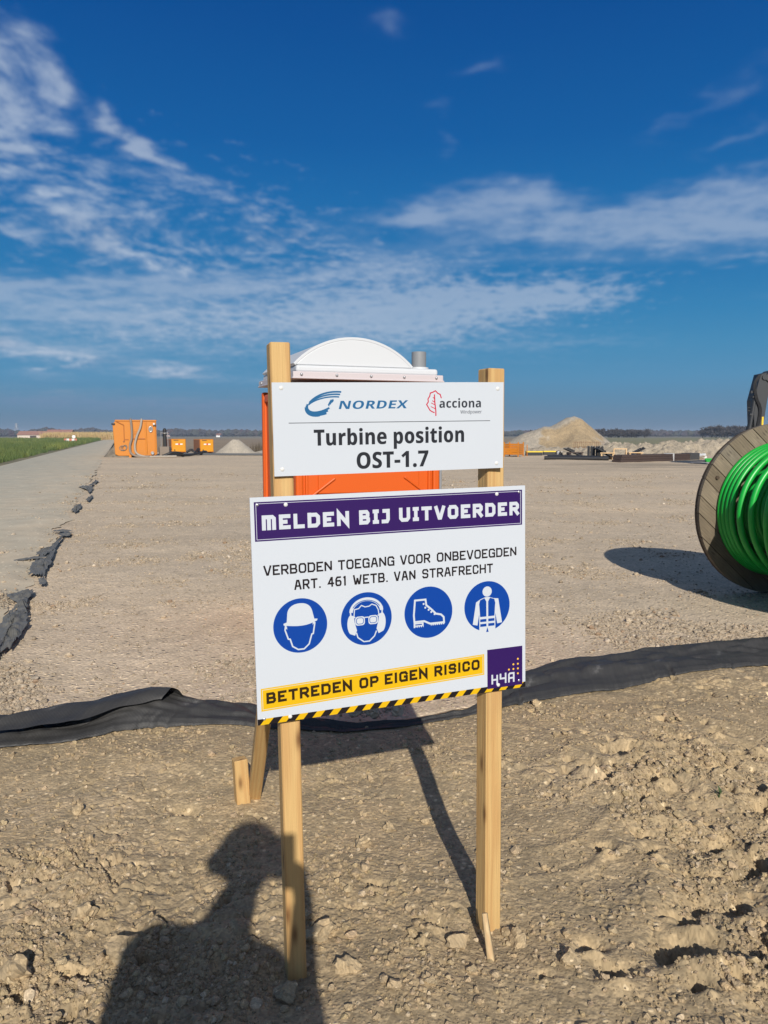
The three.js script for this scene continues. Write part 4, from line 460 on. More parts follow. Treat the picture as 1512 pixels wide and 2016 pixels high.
// ---------------------------------------------------------------- things at the far side of the pad
const orangeM = M([.52, .175, .004], .5), orangeD = M([.36, .11, .008], .55), hoseM = M([.22, .18, .145], .8), blackM = M([.018, .018, .02], .55), steelM = M([.42, .42, .42], .4, { metalness: .6 }), rustM = M([.20, .09, .045], .85), brownM = M([.055, .035, .028], .7), woodM = M([.58, .40, .22], .8), whiteM = M([.72, .72, .70], .6), redM = M([.55, .05, .03], .5), yellowM = M([.70, .52, .03], .6);
{
  const o = thing('settling_tank', 'tall orange steel tank with two hoses hanging down, beside the road', 'tank', [-16.4, 0, -50.9], 16.5 * D2R);
  const s = new THREE.Shape();[[-1.38, 2.2], [-1.17, 2.42], [1.36, 2.42], [1.38, .2], [1.2, .12], [-1.05, .12], [-1.27, .22]].forEach((p, i) => i ? s.lineTo(...p) : s.moveTo(...p)); s.closePath();
  part(o, 'body', new THREE.ExtrudeGeometry(s, { depth: 4.6, bevelEnabled: true, bevelThickness: .03, bevelSize: .03, bevelOffset: -.03, bevelSegments: 2 }).translate(0, 0, -4.6), orangeM);
  part(o, 'top_rail', rbox(2.62, .09, .12, .03, .08, 2.43, .02), orangeM); part(o, 'upright', rbox(.10, 2.25, .10, .03, .72, 1.2, .05), orangeM, [0, 0, 0], [0, 0, .02]); part(o, 'upright', rbox(.08, 2.2, .07, .02, 1.26, 1.25, .05), orangeM); part(o, 'cross_rail', rbox(.85, .07, .06, .02, .28, 1.24, .05), orangeD); part(o, 'panel_seam', rbox(.05, 1.05, .05, .015, -.68, 1.62, .05), orangeD);
  part(o, 'ladder_rail', rod([-1.15, 2.38, .06], [-.70, 2.14, .06], .03), orangeD); part(o, 'hook', rbox(.22, .12, .2, .03, -1.33, 2.2, .0), blackM); part(o, 'foot', rbox(.16, .2, .3, .02, -.33, .1, -.05), orangeM); part(o, 'foot', rbox(.16, .2, .3, .02, .78, .1, -.05), orangeM); part(o, 'skid', rbox(2.0, .14, 4.3, .03, .1, .07, -2.3), blackM);
  part(o, 'port', new THREE.TorusGeometry(.13, .05, 8, 20).scale(.8, 1.25, 1), steelM, [1.0, 1.86, .05]); part(o, 'port_cover', cyl(.12, .04, 16).rotateX(Math.PI / 2), hoseM, [1.0, 1.86, .04]); part(o, 'work_lamp', new THREE.SphereGeometry(.075, 12, 8), whiteM, [1.22, 2.2, .1]); part(o, 'lamp_bracket', rbox(.16, .14, .1, .02, 1.25, 2.12, .06), blackM); part(o, 'drain_valve', cyl(.1, .12, 12).rotateX(Math.PI / 2), steelM, [1.08, .3, .07]); part(o, 'drain_wheel', new THREE.TorusGeometry(.09, .02, 6, 14), steelM, [1.08, .3, .15]);
  part(o, 'hose', tube([[-.24, 2.5, -.3], [-.23, 2.47, .08], [-.19, 1.9, .12], [-.2, 1.3, .13], [-.33, .75, .13], [-.27, .3, .14], [.1, .1, .3], [.9, .07, .4]], .075, 80, 10), hoseM); part(o, 'hose', tube([[.42, 2.5, -.3], [.44, 2.47, .08], [.36, 2.0, .12], [.12, 1.4, .13], [-.02, .8, .13], [.05, .32, .2], [.45, .1, .35], [1.6, .07, .4], [2.6, .07, .35]], .072, 80, 10), M([.33, .29, .24], .8));
  for (let k = 0; k < 3; k++) part(o, 'cable_loop', new THREE.TorusGeometry(.19 - .02 * k, .018, 6, 24).scale(1.15, .9, 1), hoseM, [-.78 + .06 * k, .62 + .02 * k, .05 + .02 * k], [0, .1 * k, .5 * k]);
  part(o, 'shelf_lip', rbox(.28, .05, .05, .01, -.55, 1.19, .05), orangeD); part(o, 'bolt_head', cyl(.05, .05, 10).rotateX(Math.PI / 2), rustM, [-.7, 1.06, .04]); for (let i = 0; i < 3; i++) for (let j = 0; j < 3; j++) part(o, 'vent_slot', box(.06, .035, .02, -.02 + i * .09, 1.52 + j * .09, .032), orangeD);
}
const pumpBox = (x, z, turn, sc, label, wheel) => {
  const o = thing('generator_box', label, 'generator', [x, 0, z], turn, 'two small orange site boxes'); o.scale.setScalar(sc);
  part(o, 'cabinet', rbox(1.18, 1.08, 1.5, .03, .0, .62, -.75), orangeM); part(o, 'front_panel', rbox(1.06, .96, .03, .01, .0, .62, .01), M([.62, .27, .008], .5)); part(o, 'side_panel', rbox(.03, 1.0, 1.4, .01, -.60, .62, -.75), rustM); part(o, 'label_band', box(.58, .10, .01, .02, .74, .03), whiteM); part(o, 'label_diamond', box(.13, .13, .012, .02, .74, .035), redM, [0, 0, 0]); part(o, 'lettering_strip', box(.4, .05, .01, -.22, 1.06, .03), brownM); part(o, 'latch', cyl(.05, .03, 10).rotateX(Math.PI / 2), blackM, [-.35, .26, .035]);
  for (const sx of [-.45, .45]) part(o, 'skid', rbox(.1, .1, 1.5, .02, sx, .05, -.75), blackM); part(o, wheel ? 'wheel' : 'hose_end', new THREE.TorusGeometry(.14, .07, 8, 18), blackM, [-.62, .2, -.05], [0, .4, 0]); return o;
};
pumpBox(-16.75, -63.0, 30 * D2R, 1.0, 'small orange site box nearer the tall tank, bearing a white label', true); pumpBox(-14.55, -63.4, 34 * D2R, .98, 'small orange site box next to the gravel heap, dark knob at its corner', false);
{ const o = thing('standpipe', 'black upright pump pipe with a metal frame beside the orange tank', 'pump', [-15.05, 0, -52.6]); part(o, 'pipe', cyl(.12, 1.15, 18), blackM, [.13, 1.25, 0]); part(o, 'dome_cap', new THREE.SphereGeometry(.12, 16, 8, 0, 6.3, 0, 1.57), blackM, [.13, 1.825, 0]); part(o, 'clamp', new THREE.TorusGeometry(.125, .03, 8, 20).rotateX(Math.PI / 2), steelM, [.13, 1.6, 0]); for (const x of [-.1, .36]) part(o, 'frame_leg', cyl(.025, 1.7, 8), steelM, [x, .85, .1]); part(o, 'frame_rail', rod([-.1, 1.62, .1], [.36, 1.62, .1], .02), steelM); part(o, 'plinth', rbox(.7, .7, .6, .04, .13, .35, 0), hoseM); }
for (const [pts, label] of [[[[-14.7, .1, -51.4], [-14.2, .3, -51.6], [-13.8, .25, -52.4], [-14.0, .1, -53.6], [-14.4, .12, -55]], 'black hose curled on the ground right of the orange tank'], [[[-15.0, .08, -52.2], [-14.3, .12, -52.9], [-13.6, .1, -54], [-13.0, .28, -56], [-13.4, .1, -58], [-14, .1, -61]], 'longer black hose leading towards the small orange boxes'], [[[-15.9, .1, -62.2], [-15.6, .3, -62.4], [-15.3, .12, -62.3], [-15.2, .35, -63.2], [-15.0, .1, -62.6]], 'short black hose between the two small orange boxes']]) single('hose', label, 'hose', tube(pts, .09, 60, 8), blackM);

// heaps: a mound as a height field
function heap(name, label, category, cx, cz, rx, rz, nx, nz, height, mat, tint, tile = 1.7) { return single(name, label, category, sheet(nx, nz, (u, v) => { const x = (u * 2 - 1) * rx, z = (v * 2 - 1) * rz; return [x, height(x, -z) - .05, -(-z)]; }, tile, tint).applyMatrix4(new THREE.Matrix4()), mat, [cx, 0, cz]); }
const flip = (g) => { const i = g.index.array; for (let k = 0; k < i.length; k += 3) { const t = i[k]; i[k] = i[k + 1]; i[k + 1] = t; } g.computeVertexNormals(); return g; };
const mound = (name, label, category, cx, cz, rx, rz, n, height, mat, tint) => single(name, label, category, sheet(n, Math.round(n * rz / rx), (u, v) => { const x = (u * 2 - 1) * rx, z = (1 - v * 2) * rz; return [x, height(x, z) - .06, z]; }, 1.7, tint), mat, [cx, 0, cz]);
const sandMat = new THREE.MeshStandardMaterial({ color: C([.68, .61, .50]), vertexColors: true, roughness: 1, map: soilTone, bumpMap: soilBump, bumpScale: .02 });
const stoneMat = new THREE.MeshStandardMaterial({ color: C([.68, .62, .52]), vertexColors: true, roughness: 1, map: padTone, bumpMap: padBump, bumpScale: .03 });
const cone = (d, p = 1) => d > 1 ? 0 : (1 - d) ** p;
mound('gravel_heap', 'low grey gravel heap right of the small orange boxes', 'gravel heap', -10.6, -57, 3.4, 2.6, 90, (x, z) => { const d1 = Math.hypot((x + .35) / 1.75, z / 1.6), d2 = Math.hypot((x - 1.6) / 1.6, z / 1.6); return Math.max(1.22 * Math.min(1, 1.15 * cone(d1)), .42 * cone(d2)) + .05 * fbm(x * 2, z * 2, 4, 301) * (d1 < 1 || d2 < 1 ? 1 : 0); }, stoneMat, (x, z) => { const t = .95 + .15 * fbm(x * 1.5, z * 1.5, 3, 303); return [t, t, t]; });
mound('sand_heap', 'tall pale sand heap with an ochre dug-out face, right of the sign', 'sand heap', 15.2, -66, 7.4, 6, 150, (x, z) => { const prof = line([[-7, 0], [-4.9, .75], [-3.4, 1.5], [-1.6, 2.1], [-.9, 2.15], [.4, 2.85], [1.0, 2.95], [1.6, 2.75], [3.2, 1.5], [5.2, 0], [7.4, 0]], x); const dug = .55 * gau(x + .2, z - 2.0, 2.6, 1.0); return Math.max(0, prof * sst(1, .0, Math.abs(z) / (2.0 + prof * 1.1)) ** .8 - dug * sst(.2, .9, prof / 3)) * 1.06 + .10 * fbm(x * 1.2, z * 1.2, 4, 311) * sst(0, .6, prof) + .05 * fbm(x * 4, z * 4, 3, 313) * sst(1, -3, x); }, sandMat, (x, z) => { const n = fbm(x * 1.1, z * 1.1, 4, 315), o = sst(.75, 1.05, z + .5 * n + .12 * Math.abs(x)) * sst(2.7, 2.2, Math.abs(x - .3) + 1.3 * n), t = .93 + .14 * n; return [t * mix(1, .95, o), t * mix(1, .82, o), t * mix(1, .62, o)]; });
mound('sand_heap', 'second sand heap half hidden behind the right post', 'sand heap', 8.2, -68, 4.2, 3, 70, (x, z) => 1.75 * Math.min(1, 1.2 * cone(Math.hypot(x / 4, z / 2.8))) + .06 * fbm(x * 2, z * 2, 3, 321), sandMat, (x, z) => { const t = .95 + .12 * fbm(x, z, 3, 323); return [t, t, t]; });
mound('spoil_ridge', 'long lumpy ridge of dug soil behind the brown steel, right', 'soil ridge', 24.5, -57.5, 11.5, 3.2, 260, (x, z) => { const top = line([[-11.5, .1], [-9, .6], [-7, .95], [-5, .8], [-3.2, 1.05], [-1.5, 1.1], [0, 1.35], [1.4, 1.15], [3, 1.5], [5, 1.25], [8, 1.2], [11.5, 1.1]], x); worley(x * 1.7, z * 1.7, 331); const l1 = .30 * Math.max(0, 1 - 2 * W[0] * W[0]) * W[2]; worley(x * 4, z * 4, 333); const l2 = .18 * Math.max(0, 1 - 2 * W[0] * W[0]) * W[2]; return (.80 * top * sst(1, .05, Math.abs(z) / 2.7) + (l1 + l2 + .16 * fbm(x * 1.1, z * 1.1, 4, 335)) * sst(1, .7, Math.abs(z) / 3)); }, new THREE.MeshStandardMaterial({ color: C([.64, .56, .445]), vertexColors: true, roughness: 1, map: soilTone, bumpMap: soilBump, bumpScale: .02 }), (x, z) => { const t = .93 + .2 * fbm(x * 1.5, z * 1.5, 3, 337); return [t, t, t * .98]; });
mound('rubble_mound', 'dark rubble mound at the left of the orange tank', 'rubble', -18.0, -52.5, 1.6, 2.2, 60, (x, z) => 1.35 * Math.min(1, 1.3 * cone(Math.hypot((x - .5) / 1.5, z / 2.1))) + .10 * fbm(x * 4, z * 4, 3, 341) * cone(Math.hypot(x / 1.6, z / 2.2)), stoneMat, (x, z) => { const t = .5 + .25 * fbm(x * 3, z * 3, 3, 343); return [t, t * .95, t * .88]; });
mound('soil_strip', 'low rough soil heap before the sand heap, behind the orange crate', 'soil heap', 11.2, -61.5, 4.6, 1.4, 110, (x, z) => { worley(x * 3, z * 3, 351); return (.5 + .25 * fbm(x * .9, 2, 3, 353)) * sst(1, .1, Math.abs(z) / 1.3) * sst(4.6, 3.4, Math.abs(x)) + .14 * Math.max(0, 1 - 2 * W[0] * W[0]) * W[2] * sst(1, .6, Math.abs(z) / 1.4); }, sandMat, (x, z) => { const t = .84 + .2 * fbm(x * 2, z * 2, 3, 355); return [t, t * .97, t * .92]; });

single('pipe', 'long dark pipe lying flat in front of the gravel heap', 'pipe', rod([-15.2, .1, -56.0], [-2.5, .1, -53.4], .09, 12), M([.09, .095, .10], .6));
{ const o = thing('steel_crate', 'orange steel stillage crate right of the right post', 'crate', [8.95, 0, -53.2], -30 * D2R); part(o, 'floor', box(1.0, .06, 1.0, 0, .16, 0), orangeD); for (const [x, z, r] of [[0, .5, 0], [0, -.5, 0], [.5, 0, Math.PI / 2], [-.5, 0, Math.PI / 2]]) { const w = new THREE.Group(); w.name = 'side'; w.position.set(x, 0, z); w.rotation.y = r; o.add(w); for (let k = 0; k < (z === .5 ? 3 : 5); k++) part(w, 'slat', rbox(.96, .135, .03, .01, 0, .22 + k * .15, 0), orangeM); } for (const x of [-.5, .5]) for (const z of [-.5, .5]) part(o, 'corner_post', rbox(.07, 1.0, .07, .01, x, .5, z), orangeM); }
single('marker_post', 'thin orange post standing between crate and sand heap', 'post', rod([10.05, 0, -54.2], [10.05, .82, -54.2], .03, 8), orangeM);
{ const o = thing('rebar_fence', 'thin rusty steel mesh panel in front of the sand heap', 'mesh panel', [16.3, 0, -61.4], 0); for (let k = 0; k <= 16; k++) part(o, 'bar', rod([-1.2 + k * .15, 0, 0], [-1.2 + k * .15, .95, 0], .012, 5), rustM); for (const y of [.1, .5, .92]) part(o, 'rail', rod([-1.2, y, .02], [1.2, y, .02], .012, 5), rustM); }
for (const [x, z, l, a, m, label] of [[10.7, -55, 1.2, .1, yellowM, 'yellow plank on dark timber near the orange post'], [12.0, -56, .9, 0, yellowM, 'second yellow plank farther right of the orange post']]) { const o = thing('plank_stack', label, 'planks', [x, 0, z], a); part(o, 'plank', box(l, .08, .3, 0, .30, 0), m); part(o, 'bearer', box(l * .95, .26, .4, 0, .13, -.05), blackM); }
function sack(name, label, x, z, s, sd, m) { const g = lump(sd, 3, .35, 1.5, .62, .8); const o = single(name, label, 'sack', g, m, [x, s * .42, z], 'white wrapped bundles'); o.scale.setScalar(s); o.rotation.y = sd; }
sack('plastic_sheet', 'crumpled white sheet lying left of the black ducts', 13.1, -57.6, .32, 61, whiteM); sack('white_sack', 'white sack at the right end of the brown steel', 19.5, -47.6, .42, 62, whiteM); sack('white_sack', 'white sack with yellow print behind the brown steel', 18.3, -47.9, .34, 63, M([.66, .66, .50], .6)); sack('white_sack', 'small white sack lying on top of the others', 18.75, -47.8, .26, 64, whiteM);
// black ducts and racks
for (let k = 0; k < 4; k++) single('black_duct', ['lowest black duct lying left of the brown steel', 'second black duct in the row on the ground', 'third black duct in the row on the ground', 'black duct farthest back in the row on the ground'][k], 'duct', rod([9.7 + .25 * k, .11 + .05 * (k % 2), -46.6 - .35 * k], [13.2 + .1 * k, .11, -45.3 - .5 * k], .12, 12), blackM, [0, 0, 0], 'black ducts on the ground');
{ const o = thing('duct_cap_rack', 'row of upright black duct ends on a low timber', 'rack', [13.1, 0, -47.8]); for (let k = 0; k < 6; k++) { const c = part(o, 'duct_end', cyl(.075, .62, 12), blackM, [-.42 + k * .165, .42, .06 * (k % 2)]); part(c, 'dome', new THREE.SphereGeometry(.075, 12, 6, 0, 6.3, 0, 1.57), blackM, [0, .31, 0]); } part(o, 'bearer', box(1.2, .12, .3, 0, .06, 0), brownM); }
const rack = (x, z, tilt, label, wood) => { const o = thing('tilted_rack', label, 'rack', [x, 0, z]); const t = new THREE.Group(); t.name = 'panel'; t.rotation.z = tilt; t.position.set(0, .36, 0); o.add(t); for (let k = 0; k < 5; k++) part(t, 'slat', box(1.3, .06, .16, 0, 0, -.4 + k * .2), blackM); for (let k = 0; k < 4; k++) part(t, 'knob', new THREE.SphereGeometry(.07, 10, 6), blackM, [(tilt > 0 ? .2 : -.55) + k * .13, .07, .3]); part(o, 'support', box(.1, .4, .9, -.35, .2, 0), wood); part(o, 'support', box(.1, .4, .9, .35, .2, 0), wood); part(o, 'rail', box(.9, .06, .08, 0, .4, .46), wood); };
rack(12.0, -48.6, -.42, 'dark rack tilting down to the right, beside the duct ends', brownM); rack(13.55, -47.2, -.5, 'black rack leaning left of the wooden frame', woodM); rack(15.6, -48.2, .48, 'black rack tilting up to the right on a pale wooden frame', woodM);
{ const o = thing('timber_frame', 'pale open wooden frame between the two black racks', 'frame', [14.35, 0, -46.9]); for (const x of [-.38, .38]) part(o, 'leg', box(.07, .62, .07, x, .31, 0), woodM); part(o, 'top_bar', box(.83, .06, .07, 0, .65, 0), woodM); part(o, 'cross_bar', box(.70, .05, .07, 0, .2, 0), woodM); }
{ const o = thing('steel_plate_stack', 'long dark brown steel piles stacked before the soil ridge', 'steel piles', [15.6, 0, -44.2], -57 * D2R + Math.PI / 2 + .02); const L = 6.9; for (let k = 0; k < 3; k++) { part(o, 'pile', rbox(L - .1 * k, .13, .62, .02, .03 * k, .065 + k * .135, -.02 * k), brownM); } part(o, 'strap', box(.04, .44, .66, 1.2, .21, 0), whiteM); part(o, 'end_cap', rbox(.9, .42, .66, .03, 3.25, .215, 0), M([.045, .045, .045], .6)); }
single('plank', 'pale loose plank on the ground before the brown steel', 'plank', box(1.0, .04, .12), woodM, [14.2, .03, -43.6]);
{ const o = thing('green_duct_bundle', 'short bright green ducts lying by the end of the brown steel', 'duct', [18.35, 0, -42.2]); for (let k = 0; k < 3; k++) part(o, 'duct', rod([-.7, .06 + .1 * (k === 2), -.12 * k + .06 * (k === 2)], [1.3, .06 + .1 * (k === 2), -.12 * k + .06 * (k === 2)], .055, 10), green); }
single('ground_sheet', 'grey flat sheet on the ground between brown steel and reel', 'sheet', box(3.4, .02, .9), M([.36, .36, .35], .8), [17.9, .02, -41]);

// ---------------------------------------------------------------- plants
function bareTree(seed, h) {
  const r = rng(seed), limbs = [], twigs = [];
  const grow = (p, d, len, rad, lvl) => { const e = p.clone().addScaledVector(d, len); limbs.push(rod(p.toArray(), e.toArray(), rad, lvl ? 4 : 7, rad * .62)); if (lvl >= 3) { for (let k = 0; k < 5; k++) { const a = new THREE.Vector3(r() - .5, r() * .9 - .15, r() - .5).normalize(), b = p.clone().lerp(e, .2 + .8 * r()), t = b.clone().addScaledVector(a, h * (.05 + .07 * r())); twigs.push([b, t]); } return; } const n = lvl ? 3 : 5; for (let k = 0; k < n; k++) { const a = r() * 6.28, up = lvl ? .45 : .75, q = new THREE.Vector3(Math.cos(a), up + .5 * r(), Math.sin(a)).normalize(); grow(p.clone().lerp(e, lvl ? .5 + .5 * r() : .45 + .55 * k / n), q.lerp(d, .25).normalize(), len * (lvl ? .66 : .52) * (.8 + .4 * r()), rad * .5, lvl + 1); } };
  grow(new THREE.Vector3(0, 0, 0), new THREE.Vector3(.04, 1, .02).normalize(), h * .42, h * .022, 0);
  const P = []; for (const [a, b] of twigs) for (let k = 0; k < 6; k++) { const j = () => (r() - .5) * h * .085, c = a.clone().lerp(b, k / 5), d = a.clone().lerp(b, (k + 1.6) / 5); P.push(c.x, c.y, c.z, d.x + j(), d.y + j(), d.z + j(), (c.x + d.x) / 2 + j(), (c.y + d.y) / 2 + h * .02 + j(), (c.z + d.z) / 2 + j()); }
  const g = new THREE.BufferGeometry(); g.setAttribute('position', new THREE.Float32BufferAttribute(P, 3)); g.computeVertexNormals();
  return [mergeGeometries(limbs.map((x) => { const q = plain(x); return q; })), g];
}
const bark = M([.05, .045, .042], .95), twigMat = M([.060, .052, .048], 1, { side: THREE.DoubleSide });
const treeKinds = [501, 502, 503, 504].map((s) => bareTree(s, 1));
function tree(x, z, h, k, label, group, wide = 1) { const o = thing('bare_tree', label, 'tree', [x, -.2 - h * .30, z], k * 1.7, group); part(o, 'trunk', treeKinds[k % 4][0], bark); part(o, 'crown', treeKinds[k % 4][1], twigMat); o.scale.set(h * wide, h, h * wide); }
const rt = rng(77);
for (let k = 0; k < 16; k++) tree(104 + k * 1.65 + rt(), -384 - 10 * rt(), 8.2 + 1.6 * rt(), k, 'bare dark tree in the low hedge right of the sand heap', 'hedge of bare trees right of the sand heap', 1.2);
for (let k = 0; k < 18; k++) tree(161 + k * 2.3 + rt(), -382 - 12 * rt(), (k < 9 ? 11.2 : 9.6) + 2.2 * rt(), k + 1, 'bare dark tree in the higher clump behind the cable reel', 'clump of bare trees behind the reel', 1.2);
for (let k = 0; k < 4; k++) tree(75 + k * 2.3, -386, 9 + rt(), k, 'bare dark tree whose top shows over the left slope of the sand heap', 'bare trees behind the sand heap', 1.3);
{
  const list = [], r = rng(91), tint = []; for (let i = 0; i < 2600; i++) { const a = (-40 + 80 * r()) * D2R, d = 820 + 160 * r(), h = (3.2 + 4.4 * (.5 + .5 * pn(a * 40, 1, 401)) + 2.2 * r()) * (a > 4 * D2R ? .9 : 1); list.push(new THREE.Matrix4().compose(new THREE.Vector3(Math.sin(a) * d, h * .38 - .4, -Math.cos(a) * d), new THREE.Quaternion().setFromAxisAngle(new THREE.Vector3(0, 1, 0), r() * 6), new THREE.Vector3(h * .75, h * .62, h * .75))); tint.push(C([.8 + .4 * r(), .8 + .35 * r(), .8 + .3 * r()])); }
  stuff('distant_woodland', 'hazy dark line of woods along the whole horizon', 'woods', lump(71, 2, .8), M([.055, .050, .046], 1), list, (i) => tint[i]);
  const reed = [], r2 = rng(93), P = []; for (let b = 0; b < 14; b++) { const a = b * 2.4, l = .14 * Math.sqrt(b / 14), w = .012, bx = Math.cos(a) * l, bz = Math.sin(a) * l, tx = bx + .5 * (r2() - .5) * .6, tz = bz + .5 * (r2() - .5) * .6, ht = .6 + .5 * r2(), c = Math.cos(a * 3) * w, s = Math.sin(a * 3) * w; P.push(bx - c, 0, bz - s, bx + c, 0, bz + s, (bx + tx) / 2 + c * .7, ht * .62, (bz + tz) / 2 + s * .7, bx - c, 0, bz - s, (bx + tx) / 2 + c * .7, ht * .62, (bz + tz) / 2 + s * .7, (bx + tx) / 2 - c * .7, ht * .62, (bz + tz) / 2 - s * .7, (bx + tx) / 2 - c * .7, ht * .62, (bz + tz) / 2 - s * .7, (bx + tx) / 2 + c * .7, ht * .62, (bz + tz) / 2 + s * .7, tx, ht, tz); }
  const tuft = new THREE.BufferGeometry(); tuft.setAttribute('position', new THREE.Float32BufferAttribute(P, 3)); tuft.computeVertexNormals();
  const gm = new THREE.MeshPhysicalMaterial({ color: C([.105, .155, .035]), roughness: .8, side: THREE.DoubleSide }), r3 = rng(95), gl = [], gc = [], rl = [], rc = [];
  while (gl.length < 26000) { const f = 30 + 190 * r3() ** 1.5, d = .8 + 45 * r3() ** 1.4, x = ROAD_L(f) - d; if (x < -.62 * f - 4) continue; const n = fbm(x * .25, f * .12, 3, 403); if (d < 2.5 && r3() > .35 + n) continue; const s = (.30 + .26 * r3()) * (1 + .7 * n) * (1 + f / 260); gl.push(new THREE.Matrix4().compose(new THREE.Vector3(x, -.22, -f), new THREE.Quaternion().setFromAxisAngle(new THREE.Vector3(0, 1, 0), r3() * 6.3), new THREE.Vector3(s * 1.8, s, s * 1.8))); const y = clamp(sst(.1, .5, n) * .6 + .3 * r3() * r3()); gc.push(C([mix(.7, 2.2, y), mix(.75, 1.6, y), mix(.8, 1.6, y)])); }
  stuff('roadside_grass', 'rough green grass left of the road', 'grass', tuft, gm, gl, (i) => gc[i]);
  while (rl.length < 3800) { const f = 225 + 60 * r3(), x = ROAD_R(f) - 22 + 24 * r3(); const s = .9 + .9 * r3(); rl.push(new THREE.Matrix4().compose(new THREE.Vector3(x, -.2, -f), new THREE.Quaternion().setFromAxisAngle(new THREE.Vector3(0, 1, 0), r3() * 6.3), new THREE.Vector3(s * 2.6, s * 1.5, s * 2.6))); rc.push(C([1, .9 + .1 * r3(), .8 + .2 * r3()])); }
  stuff('reed_bed', 'pale yellow reeds where the road vanishes', 'reeds', tuft, M([.50, .38, .18], .9, { side: THREE.DoubleSide }), rl, (i) => rc[i]);
  const stub = [], r4 = rng(97); for (let i = 0; i < 600; i++) { const x = -12 + 12 * r4() - (i < 200 ? 0 : 0), f = 66 + 14 * r4(); stub.push(new THREE.Matrix4().compose(new THREE.Vector3(x, -.05, -f), new THREE.Quaternion().setFromAxisAngle(new THREE.Vector3(0, 1, 0), r4() * 6.3), new THREE.Vector3(.5, .6 + .5 * r4(), .5))); }
  stuff('dead_weeds', 'dark dead weeds at the edge of the ploughed field behind the gravel heap', 'weeds', tuft, M([.09, .07, .045], .9, { side: THREE.DoubleSide }), stub);
  // the one green weed in the foreground
  const w = thing('weed', 'small dark green weed growing in the soil at the right', 'weed', [1.33, soilH(1.33, 2.93) - .005, -2.93]), lm = M([.035, .065, .015], .7, { side: THREE.DoubleSide }), r5 = rng(99);
  for (let k = 0; k < 9; k++) { const a = k * 2.4, l = .018 + .022 * r5(), s = new THREE.Shape(); s.moveTo(0, 0); s.quadraticCurveTo(l * .22, l * .5, 0, l); s.quadraticCurveTo(-l * .22, l * .5, 0, 0); const q = new THREE.ShapeGeometry(s, 5); const lf = part(w, 'leaf', q, lm, [.012 * Math.cos(a), .012 + .012 * r5(), .012 * Math.sin(a)], [-.5 - .7 * r5(), a, 0]); lf.rotation.order = 'YXZ'; } part(w, 'stem', rod([0, -.01, 0], [.004, .03, 0], .003, 6), lm);
}

